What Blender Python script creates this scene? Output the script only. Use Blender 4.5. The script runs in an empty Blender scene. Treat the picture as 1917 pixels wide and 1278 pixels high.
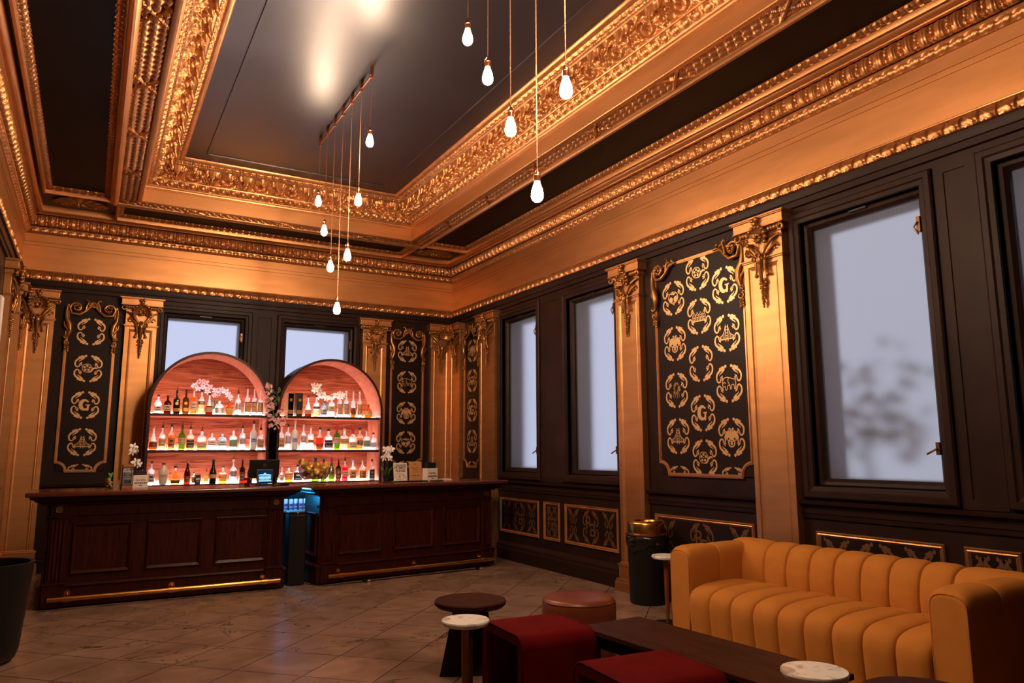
import bpy, bmesh, math, random
import numpy as np
from mathutils import Matrix, Vector

random.seed(7)
PI = math.pi
scene = bpy.context.scene
COL = scene.collection

# ------------------------------------------------------------------ camera, sky, exposure
YAW, PITCH, ROLL, FPX, EYE = 0.518113538, 0.148687992, -0.00259143, 1372.82, 1.5
cam_data = bpy.data.cameras.new('camera')
cam_data.sensor_fit = 'HORIZONTAL'
cam_data.sensor_width = 36.0
cam_data.lens = FPX / 1917.0 * 36.0
cam_data.clip_start = 0.05
cam_data.clip_end = 200
cam = bpy.data.objects.new('camera', cam_data)
COL.objects.link(cam)
fw = Vector((math.sin(YAW) * math.cos(PITCH), math.cos(YAW) * math.cos(PITCH), math.sin(PITCH)))
rt = Vector((math.cos(YAW), -math.sin(YAW), 0))
up = rt.cross(fw)
rt2 = rt * math.cos(ROLL) + up * math.sin(ROLL)
up2 = up * math.cos(ROLL) - rt * math.sin(ROLL)
cam.matrix_world = Matrix(((rt2.x, up2.x, -fw.x, 0), (rt2.y, up2.y, -fw.y, 0), (rt2.z, up2.z, -fw.z, EYE), (0, 0, 0, 1)))
scene.camera = cam

world = bpy.data.worlds.new('sky')
scene.world = world
world.use_nodes = True
bg = world.node_tree.nodes['Background']
nt_ = world.node_tree
tc_ = nt_.nodes.new('ShaderNodeTexCoord')
sx_ = nt_.nodes.new('ShaderNodeSeparateXYZ')
nt_.links.new(tc_.outputs['Generated'], sx_.inputs[0])
cr_ = nt_.nodes.new('ShaderNodeValToRGB')        # the sky is brighter over the street behind the bar wall
cr_.color_ramp.elements[0].position, cr_.color_ramp.elements[0].color = 0.62, (0.60, 0.64, 0.78, 1)
cr_.color_ramp.elements[1].position, cr_.color_ramp.elements[1].color = 0.97, (0.95, 1.05, 1.42, 1)
nt_.links.new(sx_.outputs['Y'], cr_.inputs[0])
nt_.links.new(cr_.outputs[0], bg.inputs['Color'])
bg.inputs['Strength'].default_value = 1.0

scene.view_settings.view_transform = 'Standard'
scene.view_settings.look = 'None'
scene.view_settings.exposure = 0.0
scene.view_settings.gamma = 1.0
scene.view_settings.use_curve_mapping = False
scene.cycles.max_bounces = 10
scene.cycles.transparent_max_bounces = 16
scene.cycles.sample_clamp_indirect = 4.0
scene.cycles.caustics_refractive = False
scene.cycles.caustics_reflective = False

BULB_L = 800.0          # pendant bulbs
LED_L = 100.0            # white strips on the back bar shelves
BLUE_L = 45.0           # blue strips behind the counters

# ------------------------------------------------------------------ materials
def srgb(r, g, b):
    f = lambda c: (c / 255 / 12.92) if c / 255 <= 0.04045 else ((c / 255 + 0.055) / 1.055) ** 2.4
    return (f(r), f(g), f(b), 1)

def new_mat(name):
    m = bpy.data.materials.new(name)
    m.use_nodes = True
    nt = m.node_tree
    return m, nt, nt.nodes['Principled BSDF']

def paint(name, col, rough=0.5, metal=0.0, var=0.0, vscale=4.0, bump=0.0, bscale=60.0, stretch=(1, 1, 1), coat=0.0, sheen=0.0, spec=0.5):
    """A painted / upholstered / metal surface with slight noise variation."""
    m, nt, b = new_mat(name)
    c = tuple(col[:3]) + (1,)
    b.inputs['Base Color'].default_value = c
    b.inputs['Roughness'].default_value = rough
    b.inputs['Metallic'].default_value = metal
    b.inputs['Specular IOR Level'].default_value = spec
    if coat:
        b.inputs['Coat Weight'].default_value = coat
        b.inputs['Coat Roughness'].default_value = 0.15
    if sheen:
        b.inputs['Sheen Weight'].default_value = sheen
        b.inputs['Sheen Roughness'].default_value = 0.4
        b.inputs['Sheen Tint'].default_value = c
    if var or bump:
        tc = nt.nodes.new('ShaderNodeTexCoord')
        mp = nt.nodes.new('ShaderNodeMapping')
        mp.inputs['Scale'].default_value = stretch
        nt.links.new(tc.outputs['Object'], mp.inputs['Vector'])
    if var:
        n = nt.nodes.new('ShaderNodeTexNoise')
        n.inputs['Scale'].default_value = vscale
        n.inputs['Detail'].default_value = 5
        nt.links.new(mp.outputs[0], n.inputs['Vector'])
        mr = nt.nodes.new('ShaderNodeMapRange')
        mr.inputs[1].default_value, mr.inputs[2].default_value = 0.3, 0.7
        mr.inputs[3].default_value, mr.inputs[4].default_value = 1 - var, 1 + var
        nt.links.new(n.outputs['Fac'], mr.inputs[0])
        vm = nt.nodes.new('ShaderNodeVectorMath')
        vm.operation = 'SCALE'
        vm.inputs[0].default_value = c[:3]
        nt.links.new(mr.outputs[0], vm.inputs['Scale'])
        nt.links.new(vm.outputs[0], b.inputs['Base Color'])
    if bump:
        n2 = nt.nodes.new('ShaderNodeTexNoise')
        n2.inputs['Scale'].default_value = bscale
        n2.inputs['Detail'].default_value = 3
        nt.links.new(mp.outputs[0], n2.inputs['Vector'])
        bp = nt.nodes.new('ShaderNodeBump')
        bp.inputs['Strength'].default_value = bump
        bp.inputs['Distance'].default_value = 0.004
        nt.links.new(n2.outputs['Fac'], bp.inputs['Height'])
        nt.links.new(bp.outputs[0], b.inputs['Normal'])
    return m

def wood(name, c0, c1, rough=0.35, grain=(1.2, 14, 14), scale=2.2, coat=0.0, dist=1.6, spec=0.3):
    """Streaked timber: noise stretched along the first axis of the object."""
    m, nt, b = new_mat(name)
    tc = nt.nodes.new('ShaderNodeTexCoord')
    mp = nt.nodes.new('ShaderNodeMapping')
    mp.inputs['Scale'].default_value = grain
    nt.links.new(tc.outputs['Object'], mp.inputs['Vector'])
    n = nt.nodes.new('ShaderNodeTexNoise')
    n.inputs['Scale'].default_value = scale
    n.inputs['Detail'].default_value = 8
    n.inputs['Roughness'].default_value = 0.62
    n.inputs['Distortion'].default_value = dist
    nt.links.new(mp.outputs[0], n.inputs['Vector'])
    cr = nt.nodes.new('ShaderNodeValToRGB')
    cr.color_ramp.elements[0].position = 0.32
    cr.color_ramp.elements[1].position = 0.68
    cr.color_ramp.elements[0].color = tuple(c0[:3]) + (1,)
    cr.color_ramp.elements[1].color = tuple(c1[:3]) + (1,)
    nt.links.new(n.outputs['Fac'], cr.inputs[0])
    nt.links.new(cr.outputs[0], b.inputs['Base Color'])
    b.inputs['Roughness'].default_value = rough
    b.inputs['Specular IOR Level'].default_value = spec
    if coat:
        b.inputs['Coat Weight'].default_value = coat
        b.inputs['Coat Roughness'].default_value = 0.2
    bp = nt.nodes.new('ShaderNodeBump')
    bp.inputs['Strength'].default_value = 0.12
    bp.inputs['Distance'].default_value = 0.002
    nt.links.new(n.outputs['Fac'], bp.inputs['Height'])
    nt.links.new(bp.outputs[0], b.inputs['Normal'])
    return m

def glow(name, col, strength):
    m = bpy.data.materials.new(name)
    m.use_nodes = True
    nt = m.node_tree
    nt.nodes.remove(nt.nodes['Principled BSDF'])
    e = nt.nodes.new('ShaderNodeEmission')
    e.inputs[0].default_value = tuple(col[:3]) + (1,)
    e.inputs[1].default_value = strength
    nt.links.new(e.outputs[0], nt.nodes['Material Output'].inputs[0])
    return m

def bottle_glass(name, tint, gloss=0.10, body=0.12, bodycol=None):
    """Thin tinted glass: see-through colour, a little milky body and a mirror-like skin."""
    m = bpy.data.materials.new(name)
    m.use_nodes = True
    nt = m.node_tree
    nt.nodes.remove(nt.nodes['Principled BSDF'])
    out = nt.nodes['Material Output']
    t = nt.nodes.new('ShaderNodeBsdfTransparent')
    t.inputs[0].default_value = tuple(tint[:3]) + (1,)
    tr = nt.nodes.new('ShaderNodeBsdfTranslucent')
    tr.inputs[0].default_value = tuple((bodycol or tint)[:3]) + (1,)
    g = nt.nodes.new('ShaderNodeBsdfGlossy')
    g.inputs['Roughness'].default_value = 0.06
    m1 = nt.nodes.new('ShaderNodeMixShader')
    m1.inputs[0].default_value = body
    nt.links.new(t.outputs[0], m1.inputs[1])
    nt.links.new(tr.outputs[0], m1.inputs[2])
    lw = nt.nodes.new('ShaderNodeLayerWeight')
    lw.inputs['Blend'].default_value = gloss
    m2 = nt.nodes.new('ShaderNodeMixShader')
    nt.links.new(lw.outputs['Facing'], m2.inputs[0])
    nt.links.new(m1.outputs[0], m2.inputs[1])
    nt.links.new(g.outputs[0], m2.inputs[2])
    nt.links.new(m2.outputs[0], out.inputs[0])
    return m

def frosted(name):
    """Frosted window glass: rough refraction of whatever is outside, a faint skin reflection inside."""
    m = bpy.data.materials.new(name)
    m.use_nodes = True
    nt = m.node_tree
    nt.nodes.remove(nt.nodes['Principled BSDF'])
    out = nt.nodes['Material Output']
    r = nt.nodes.new('ShaderNodeBsdfRefraction')
    r.inputs['Color'].default_value = (0.9, 0.9, 0.92, 1)
    r.inputs['Roughness'].default_value = 0.34
    r.inputs['IOR'].default_value = 1.25
    d = nt.nodes.new('ShaderNodeBsdfDiffuse')
    d.inputs[0].default_value = (0.35, 0.34, 0.36, 1)
    mx = nt.nodes.new('ShaderNodeMixShader')
    mx.inputs[0].default_value = 0.16
    nt.links.new(r.outputs[0], mx.inputs[1])
    nt.links.new(d.outputs[0], mx.inputs[2])
    nt.links.new(mx.outputs[0], out.inputs[0])
    return m

def marble_floor():
    m, nt, b = new_mat('floor_marble_tiles')
    L = nt.links.new
    tc = nt.nodes.new('ShaderNodeTexCoord')
    mp = nt.nodes.new('ShaderNodeMapping')
    mp.inputs['Rotation'].default_value = (0, 0, PI / 4)
    mp.inputs['Location'].default_value = (0.158 + 10.4, 0.0 + 10.4, 0)
    L(tc.outputs['Object'], mp.inputs['Vector'])
    br = nt.nodes.new('ShaderNodeTexBrick')
    br.offset = 0.0
    br.inputs['Scale'].default_value = 1.0
    br.inputs['Brick Width'].default_value = 0.52
    br.inputs['Row Height'].default_value = 0.52
    br.inputs['Mortar Size'].default_value = 0.0042
    br.inputs['Mortar Smooth'].default_value = 0.2
    br.inputs['Color1'].default_value = (1, 1, 1, 1)
    br.inputs['Color2'].default_value = (0.80, 0.80, 0.80, 1)
    br.inputs['Mortar'].default_value = (0.03, 0.024, 0.02, 1)
    L(mp.outputs[0], br.inputs['Vector'])
    # cloudy ground
    n1 = nt.nodes.new('ShaderNodeTexNoise')
    n1.inputs['Scale'].default_value = 2.3
    n1.inputs['Detail'].default_value = 8
    n1.inputs['Distortion'].default_value = 1.2
    L(tc.outputs['Object'], n1.inputs['Vector'])
    cr = nt.nodes.new('ShaderNodeValToRGB')
    cr.color_ramp.elements[0].position = 0.25
    cr.color_ramp.elements[0].color = (0.18, 0.098, 0.063, 1)
    cr.color_ramp.elements[1].position = 0.75
    cr.color_ramp.elements[1].color = (0.34, 0.20, 0.138, 1)
    L(n1.outputs['Fac'], cr.inputs[0])
    # thin dark veins, stretched across the tiles, shifted tile by tile
    sh = nt.nodes.new('ShaderNodeVectorMath')
    sh.operation = 'MULTIPLY_ADD'
    sh.inputs[1].default_value = (9.0, 9.0, 9.0)
    L(br.outputs['Color'], sh.inputs[0])
    L(tc.outputs['Object'], sh.inputs[2])
    mp2 = nt.nodes.new('ShaderNodeMapping')
    mp2.inputs['Scale'].default_value = (1.0, 1.9, 1)
    mp2.inputs['Rotation'].default_value = (0, 0, 0.5)
    L(sh.outputs[0], mp2.inputs['Vector'])
    n2 = nt.nodes.new('ShaderNodeTexNoise')
    n2.inputs['Scale'].default_value = 0.75
    n2.inputs['Detail'].default_value = 4
    n2.inputs['Roughness'].default_value = 0.62
    n2.inputs['Distortion'].default_value = 1.4
    L(mp2.outputs[0], n2.inputs['Vector'])
    s1 = nt.nodes.new('ShaderNodeMath'); s1.operation = 'SUBTRACT'; s1.inputs[1].default_value = 0.5
    L(n2.outputs['Fac'], s1.inputs[0])
    s2 = nt.nodes.new('ShaderNodeMath'); s2.operation = 'ABSOLUTE'
    L(s1.outputs[0], s2.inputs[0])
    s3 = nt.nodes.new('ShaderNodeMapRange')
    s3.inputs[1].default_value, s3.inputs[2].default_value = 0.002, 0.009
    s3.inputs[3].default_value, s3.inputs[4].default_value = 0.0, 1.0
    L(s2.outputs[0], s3.inputs[0])
    gate = nt.nodes.new('ShaderNodeTexNoise')
    gate.inputs['Scale'].default_value = 2.0
    L(sh.outputs[0], gate.inputs['Vector'])
    g2 = nt.nodes.new('ShaderNodeMapRange')
    g2.inputs[1].default_value, g2.inputs[2].default_value = 0.50, 0.62
    g2.inputs[3].default_value, g2.inputs[4].default_value = 1.0, 0.25
    L(gate.outputs['Fac'], g2.inputs[0])
    mxv = nt.nodes.new('ShaderNodeMath'); mxv.operation = 'MAXIMUM'
    L(s3.outputs[0], mxv.inputs[0]); L(g2.outputs[0], mxv.inputs[1])
    mul = nt.nodes.new('ShaderNodeMix'); mul.data_type = 'RGBA'; mul.blend_type = 'MULTIPLY'
    mul.inputs[0].default_value = 1.0
    L(cr.outputs[0], mul.inputs[6]); L(br.outputs['Color'], mul.inputs[7])
    mul2 = nt.nodes.new('ShaderNodeVectorMath'); mul2.operation = 'SCALE'
    L(mul.outputs[2], mul2.inputs[0]); L(mxv.outputs[0], mul2.inputs['Scale'])
    L(mul2.outputs[0], b.inputs['Base Color'])
    b.inputs['Roughness'].default_value = 0.27
    return m

def white_marble(name):
    m, nt, b = new_mat(name)
    tc = nt.nodes.new('ShaderNodeTexCoord')
    n = nt.nodes.new('ShaderNodeTexNoise')
    n.inputs['Scale'].default_value = 9
    n.inputs['Detail'].default_value = 7
    n.inputs['Distortion'].default_value = 1.8
    nt.links.new(tc.outputs['Object'], n.inputs['Vector'])
    cr = nt.nodes.new('ShaderNodeValToRGB')
    e = cr.color_ramp.elements
    e[0].position, e[0].color = 0.33, (0.42, 0.33, 0.27, 1)
    e[1].position, e[1].color = 0.47, (0.80, 0.74, 0.68, 1)
    nt.links.new(n.outputs['Fac'], cr.inputs[0])
    nt.links.new(cr.outputs[0], b.inputs['Base Color'])
    b.inputs['Roughness'].default_value = 0.3
    return m

GOLD = paint('gold_paint', (0.51, 0.24, 0.094), rough=0.43, metal=0.9, var=0.12, vscale=1.6, bump=0.12, bscale=40, stretch=(1, 1, 6))
GOLDREL = paint('gold_relief', (0.50, 0.225, 0.085), rough=0.36, metal=0.8, var=0.18, vscale=9)
GOLDBR = paint('gilt_scrollwork', (0.33, 0.145, 0.04), rough=0.3, metal=0.7, var=0.2, vscale=12)
STENCIL = paint('gold_stencil', (0.62, 0.36, 0.16), rough=0.36, metal=0.45)
STENCILD = paint('dull_gold_stencil', (0.30, 0.15, 0.045), rough=0.45, metal=0.4)
BLACKW = paint('black_brown_wall_paint', (0.0185, 0.0080, 0.0058), rough=0.45, spec=0.12, var=0.25, vscale=3, bump=0.2, bscale=25)
BLACKP = paint('black_panel_paint', (0.0135, 0.0062, 0.0047), rough=0.45, spec=0.12, var=0.2, vscale=2)
CEILB = paint('dark_ceiling_paint', (0.0130, 0.0092, 0.0110), rough=0.37, var=0.12, vscale=1.2, bump=0.1, bscale=7)
STRIPB = paint('dark_coffer_paint', (0.005, 0.0026, 0.0022), rough=0.5, spec=0.1)
MAHOG = wood('dark_mahogany', (0.014, 0.0020, 0.0011), (0.048, 0.0075, 0.0036), rough=0.38, grain=(14, 14, 1.0), spec=0.16)
MAHOGT = wood('mahogany_top', (0.05, 0.009, 0.004), (0.11, 0.024, 0.011), rough=0.2, grain=(1.0, 14, 14), coat=0.4)
CHERRY = wood('cherry_back_bar', (0.12, 0.018, 0.008), (0.42, 0.115, 0.055), rough=0.5, grain=(0.8, 9, 12), scale=2.0, spec=0.06)
CHERRYV = wood('cherry_sides', (0.27, 0.070, 0.038), (0.44, 0.140, 0.080), rough=0.5, grain=(9, 1.2, 1.2), scale=2.0, spec=0.06)
DARKEDGE = paint('dark_walnut_edge', (0.035, 0.011, 0.006), rough=0.4, spec=0.12)
BRASS = paint('brass', (0.55, 0.27, 0.07), rough=0.26, metal=1.0, var=0.12, vscale=14, stretch=(1, 1, 10))
BRONZE = paint('bronze', (0.16, 0.075, 0.022), rough=0.4, metal=0.85)
COPPER = paint('copper_socket', (0.5, 0.2, 0.09), rough=0.3, metal=1.0)
CORDM = paint('copper_braided_cord', (0.28, 0.12, 0.06), rough=0.6)
BLACKM = paint('black_metal', (0.012, 0.010, 0.010), rough=0.4, metal=0.3)
BLACKPL = paint('black_plastic', (0.0065, 0.0052, 0.005), rough=0.42, spec=0.3)
BAGPL = paint('black_bin_liner', (0.012, 0.010, 0.010), rough=0.16)
VELVET = paint('mustard_velvet', (0.47, 0.168, 0.026), rough=0.85, var=0.06, vscale=7, sheen=0.15, bump=0.06, bscale=300, spec=0.2)
REDV = paint('deep_red_velvet', (0.10, 0.0026, 0.0025), rough=0.9, var=0.2, vscale=5, spec=0.06)
LEATHER = paint('cognac_leather', (0.16, 0.036, 0.012), rough=0.36, spec=0.3, var=0.12, vscale=6, bump=0.12, bscale=220)
WALNUT = wood('walnut', (0.022, 0.0065, 0.0032), (0.062, 0.018, 0.008), rough=0.5, grain=(10, 1.0, 10), scale=2.4, spec=0.06)
WALNUTD = wood('dark_walnut', (0.016, 0.005, 0.003), (0.036, 0.011, 0.006), rough=0.45, grain=(14, 14, 1), spec=0.15)
OAK = wood('warm_oak_leg', (0.20, 0.075, 0.025), (0.32, 0.13, 0.05), rough=0.4, grain=(14, 14, 1))
MARBLE = white_marble('white_marble')
FLOORM = marble_floor()
STENCILB = paint('bronze_stencil', (0.13, 0.055, 0.018), rough=0.5, metal=0.3)
FROST = frosted('frosted_glass')
BULB = glow('lit_bulb', (1.0, 0.68, 0.45), BULB_L)
LEDW = glow('white_led_strip', (1.0, 0.88, 0.88), LED_L)
LEDK = glow('white_led_strip_rear', (1.0, 0.88, 0.88), LED_L * 1.15)
LEDB = glow('blue_led_strip', (0.03, 0.45, 1.0), BLUE_L)
LEDB_ADDED = glow('blue_led_strip_added', (0.02, 0.40, 1.0), BLUE_L * 20)
STONE = paint('pale_stone_reveal', (0.34, 0.31, 0.33), rough=0.8)
FOLIAGE = paint('street_tree_leaves', (0.42, 0.33, 0.28), rough=0.8, var=0.3)
PAPER = paint('white_sign_card', (0.62, 0.50, 0.42), rough=0.6)
PAPERT = paint('tan_sign_card', (0.40, 0.17, 0.05), rough=0.6)
INK = paint('dark_ink', (0.02, 0.014, 0.012), rough=0.6)
GREYP = paint('pale_grey_shell', (0.45, 0.36, 0.34), rough=0.5)
LEAFG = paint('orchid_leaf', (0.03, 0.06, 0.015), rough=0.45)
PETALP = paint('pink_petals', (0.80, 0.50, 0.56), rough=0.6, var=0.12, vscale=20)
PETALW = paint('white_petals', (0.82, 0.74, 0.70), rough=0.6)
PETALS = paint('blush_petals', (0.78, 0.44, 0.40), rough=0.6, var=0.2, vscale=25)
FOIL = paint('golden_wrapper', (0.50, 0.26, 0.045), rough=0.34, metal=0.45, var=0.3, vscale=14)
CLEARG = bottle_glass('bottle_clear_glass', (0.95, 0.94, 0.94), gloss=0.25, body=0.30, bodycol=(0.95, 0.9, 0.9))

def flat(name, c, rough=0.5, metal=0.0):
    return paint(name, c, rough, metal)
BC = {   # label, cap and mark colours
    'white': (0.70, 0.64, 0.60), 'cream': (0.62, 0.44, 0.26), 'tan': (0.50, 0.28, 0.13), 'gold': (0.50, 0.26, 0.06), 'silver': (0.55, 0.52, 0.52),
    'black': (0.014, 0.010, 0.009), 'brown': (0.12, 0.04, 0.015), 'red': (0.42, 0.02, 0.015), 'orange': (0.55, 0.17, 0.04), 'blue': (0.05, 0.16, 0.38),
    'teal': (0.02, 0.10, 0.14), 'navy': (0.012, 0.012, 0.05), 'leaf': (0.20, 0.30, 0.17), 'skyblue': (0.32, 0.42, 0.68), 'wine': (0.22, 0.012, 0.012),
    'cork': (0.35, 0.16, 0.07), 'redwax': (0.42, 0.015, 0.02), 'glass': (0.70, 0.60, 0.56), 'milk': (0.62, 0.47, 0.36), 'cream2': (0.6, 0.5, 0.4)}
LABELM = {k: flat('print_' + k, v, 0.5) for k, v in BC.items()}
LABELM['gold'] = flat('print_gold', BC['gold'], 0.35, 0.5)
LABELM['silver'] = flat('print_silver', BC['silver'], 0.35, 0.4)
BOWLG = bottle_glass('clear_bowl_glass', (0.96, 0.95, 0.95), gloss=0.22, body=0.03, bodycol=(0.9, 0.9, 0.9))
GL = {'clear': CLEARG,
      'orange': bottle_glass('orange_spirit', (0.92, 0.40, 0.16), body=0.25), 'peach': bottle_glass('pale_amber_spirit', (0.96, 0.66, 0.44), body=0.25),
      'amber': bottle_glass('amber_glass', (0.66, 0.26, 0.05), body=0.25), 'red': bottle_glass('red_brown_spirit', (0.70, 0.14, 0.07), body=0.25),
      'cognac': bottle_glass('cognac_spirit', (0.34, 0.045, 0.02), body=0.2), 'rum': bottle_glass('dark_rum_glass', (0.17, 0.03, 0.012), body=0.2),
      'green': bottle_glass('green_glass', (0.20, 0.34, 0.05), body=0.25), 'blue': bottle_glass('pale_blue_glass', (0.62, 0.82, 0.92), body=0.2),
      'campari': bottle_glass('red_bitter', (0.80, 0.05, 0.06), body=0.3), 'olive': bottle_glass('olive_glass', (0.22, 0.13, 0.03), body=0.3),
      'black': paint('black_glass', (0.012, 0.008, 0.007), rough=0.12), 'white': paint('frosted_white_glass', (0.82, 0.78, 0.82), rough=0.35),
      'milk': paint('milk_white_bottle', (0.66, 0.52, 0.42), rough=0.3)}

# ------------------------------------------------------------------ mesh builder
def rotm(rx=0, ry=0, rz=0):
    return np.array(Matrix.Rotation(rz, 3, 'Z') @ Matrix.Rotation(ry, 3, 'Y') @ Matrix.Rotation(rx, 3, 'X'))

class MB:
    """Collects shapes; build() links them as ONE mesh object."""
    def __init__(self):
        self.v, self.f, self.m, self.n = [], [], [], 0
    def add(self, verts, faces, mi=0):
        verts = np.asarray(verts, float).reshape(-1, 3)
        self.v.append(verts)
        for q in faces:
            self.f.append(tuple(int(i) + self.n for i in q))
            self.m.append(mi)
        self.n += len(verts)
        return self
    def merge(self, other, mat=None, loc=(0, 0, 0), mi=None):
        if not other.v:
            return self
        vs = np.concatenate(other.v)
        if mat is not None:
            vs = vs @ np.asarray(mat).T
        vs = vs + np.asarray(loc, float)
        self.v.append(vs)
        for q, k in zip(other.f, other.m):
            self.f.append(tuple(i + self.n for i in q))
            self.m.append(k if mi is None else mi)
        self.n += len(vs)
        return self
    def box(self, c, s, rot=None, mi=0):
        x, y, z = (d / 2 for d in s)
        vs = np.array([(-x, -y, -z), (x, -y, -z), (x, y, -z), (-x, y, -z), (-x, -y, z), (x, -y, z), (x, y, z), (-x, y, z)], float)
        if rot is not None:
            vs = vs @ np.asarray(rot).T
        return self.add(vs + np.array(c, float), [(0, 3, 2, 1), (4, 5, 6, 7), (0, 1, 5, 4), (1, 2, 6, 5), (2, 3, 7, 6), (3, 0, 4, 7)], mi)
    def span(self, x0, x1, y0, y1, z0, z1, mi=0):
        return self.box(((x0 + x1) / 2, (y0 + y1) / 2, (z0 + z1) / 2), (x1 - x0, y1 - y0, z1 - z0), None, mi)
    def grid(self, P, mi=0, wrapu=False, wrapv=False):
        nu, nv = P.shape[:2]
        iu = np.arange(nu if wrapu else nu - 1)
        iv = np.arange(nv if wrapv else nv - 1)
        A, B = np.meshgrid(iu, iv, indexing='ij')
        a = (A * nv + B).ravel()
        b = (((A + 1) % nu) * nv + B).ravel()
        c = (((A + 1) % nu) * nv + (B + 1) % nv).ravel()
        d = (A * nv + (B + 1) % nv).ravel()
        return self.add(P.reshape(-1, 3), np.stack([a, b, c, d], 1).tolist(), mi)
    def lathe(self, prof, c=(0, 0, 0), n=24, mi=0, sx=1.0, sy=1.0, square=2.0, rot=None):
        """prof: (radius, z) pairs; square > 2 pushes the section towards a rounded square."""
        t = np.linspace(0, 2 * PI, n, endpoint=False) + (PI / 4 if n <= 4 else 0)
        cx, cy = np.cos(t), np.sin(t)
        k = (np.abs(cx) ** square + np.abs(cy) ** square) ** (-1.0 / square)
        cx, cy = cx * k * sx, cy * k * sy
        P = np.zeros((len(prof), n, 3))
        for i, (r, z) in enumerate(prof):
            P[i, :, 0], P[i, :, 1], P[i, :, 2] = r * cx, r * cy, z
        if rot is not None:
            P = P @ np.asarray(rot).T
        P = P + np.array(c, float)
        base = self.n
        self.grid(P, mi, wrapv=True)
        if prof[0][0] > 1e-6:
            self.f.append(tuple(base + i for i in reversed(range(n)))); self.m.append(mi)
        if prof[-1][0] > 1e-6:
            o = base + (len(prof) - 1) * n
            self.f.append(tuple(o + i for i in range(n))); self.m.append(mi)
        return self
    def cyl(self, p0, p1, r0, r1=None, n=16, mi=0):
        return self.tube([p0, p1], [r0, r0 if r1 is None else r1], n, mi)
    def tube(self, pts, r, n=8, mi=0, cap=True):
        pts = np.asarray(pts, float)
        k = len(pts)
        r = np.full(k, r, float) if np.isscalar(r) else np.asarray(r, float)
        tan = np.gradient(pts, axis=0) if k > 2 else np.repeat((pts[1] - pts[0])[None], 2, 0)
        tan /= np.linalg.norm(tan, axis=1)[:, None] + 1e-12
        ref = np.array((0, 0, 1.0)) if abs(tan[0][2]) < 0.9 else np.array((1.0, 0, 0))
        nrm = np.cross(tan[0], ref); nrm /= np.linalg.norm(nrm)
        P = np.zeros((k, n, 3))
        a = np.linspace(0, 2 * PI, n, endpoint=False)
        for i in range(k):
            nrm = nrm - tan[i] * (nrm @ tan[i]); nrm /= np.linalg.norm(nrm) + 1e-12
            bi = np.cross(tan[i], nrm)
            P[i] = pts[i] + r[i] * (np.cos(a)[:, None] * nrm + np.sin(a)[:, None] * bi)
        base = self.n
        self.grid(P, mi, wrapv=True)
        if cap:
            self.f.append(tuple(base + i for i in reversed(range(n)))); self.m.append(mi)
            o = base + (k - 1) * n
            self.f.append(tuple(o + i for i in range(n))); self.m.append(mi)
        return self
    def ball(self, c, s, n=10, m=7, rot=None, mi=0):
        s = (s, s, s) if np.isscalar(s) else s
        ph = np.linspace(-PI / 2, PI / 2, m)
        th = np.linspace(0, 2 * PI, n, endpoint=False)
        P = np.zeros((m, n, 3))
        P[..., 0] = np.cos(ph)[:, None] * np.cos(th) * s[0]
        P[..., 1] = np.cos(ph)[:, None] * np.sin(th) * s[1]
        P[..., 2] = np.sin(ph)[:, None] * np.ones(n) * s[2]
        if rot is not None:
            P = P @ np.asarray(rot).T
        return self.grid(P + np.array(c, float), mi, wrapv=True)
    def prism(self, pts2, y0, y1, mi=0):
        """Outline in the xz plane extruded along y."""
        n = len(pts2)
        vs = [(p[0], y0, p[1]) for p in pts2] + [(p[0], y1, p[1]) for p in pts2]
        fs = [tuple(range(n)), tuple(reversed(range(n, 2 * n)))] + [(i, i + n, (i + 1) % n + n, (i + 1) % n) for i in range(n)]
        return self.add(vs, fs, mi)
    def build(self, name, mats, parent=None, smooth=35, bevel=0.0, seg=2, loc=None, rotz=0.0, sub=0):
        me = bpy.data.meshes.new(name)
        vs = np.concatenate(self.v) if self.v else np.zeros((0, 3))
        me.from_pydata(vs.tolist(), [], self.f)
        mats = mats if isinstance(mats, (list, tuple)) else [mats]
        for k in mats:
            me.materials.append(k)
        if len(mats) > 1:
            me.polygons.foreach_set('material_index', np.array(self.m, np.int32))
        bm = bmesh.new(); bm.from_mesh(me)
        bmesh.ops.recalc_face_normals(bm, faces=bm.faces)
        bm.to_mesh(me); bm.free()
        if smooth:
            me.polygons.foreach_set('use_smooth', np.ones(len(me.polygons), bool))
            if smooth < 180:
                me.set_sharp_from_angle(angle=math.radians(smooth))
        me.update()
        o = bpy.data.objects.new(name, me)
        COL.objects.link(o)
        if parent is not None:
            o.parent = parent
        if loc is not None:
            o.location = loc
        o.rotation_euler = (0, 0, rotz)
        if bevel:
            md = o.modifiers.new('edge', 'BEVEL'); md.width = bevel; md.segments = seg; md.limit_method = 'ANGLE'; md.angle_limit = math.radians(40)
        if sub:
            md = o.modifiers.new('smooth', 'SUBSURF'); md.levels = sub; md.render_levels = sub
        return o

def thing(name, label, cat, loc=(0, 0, 0), rotz=0.0, group=None):
    o = bpy.data.objects.new(name, None)
    COL.objects.link(o)
    o.empty_display_size = 0.1
    o.location = loc
    o.rotation_euler = (0, 0, rotz)
    o['label'] = label
    o['category'] = cat
    if group:
        o['group'] = group
    return o

def tag(o, label, cat, group=None):
    o['label'] = label
    o['category'] = cat
    if group:
        o['group'] = group
    return o

def struct(o):
    o['kind'] = 'structure'
    return o

def holder(name):
    o = bpy.data.objects.new(name, None)
    COL.objects.link(o)
    o['kind'] = 'structure'
    return o

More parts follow.
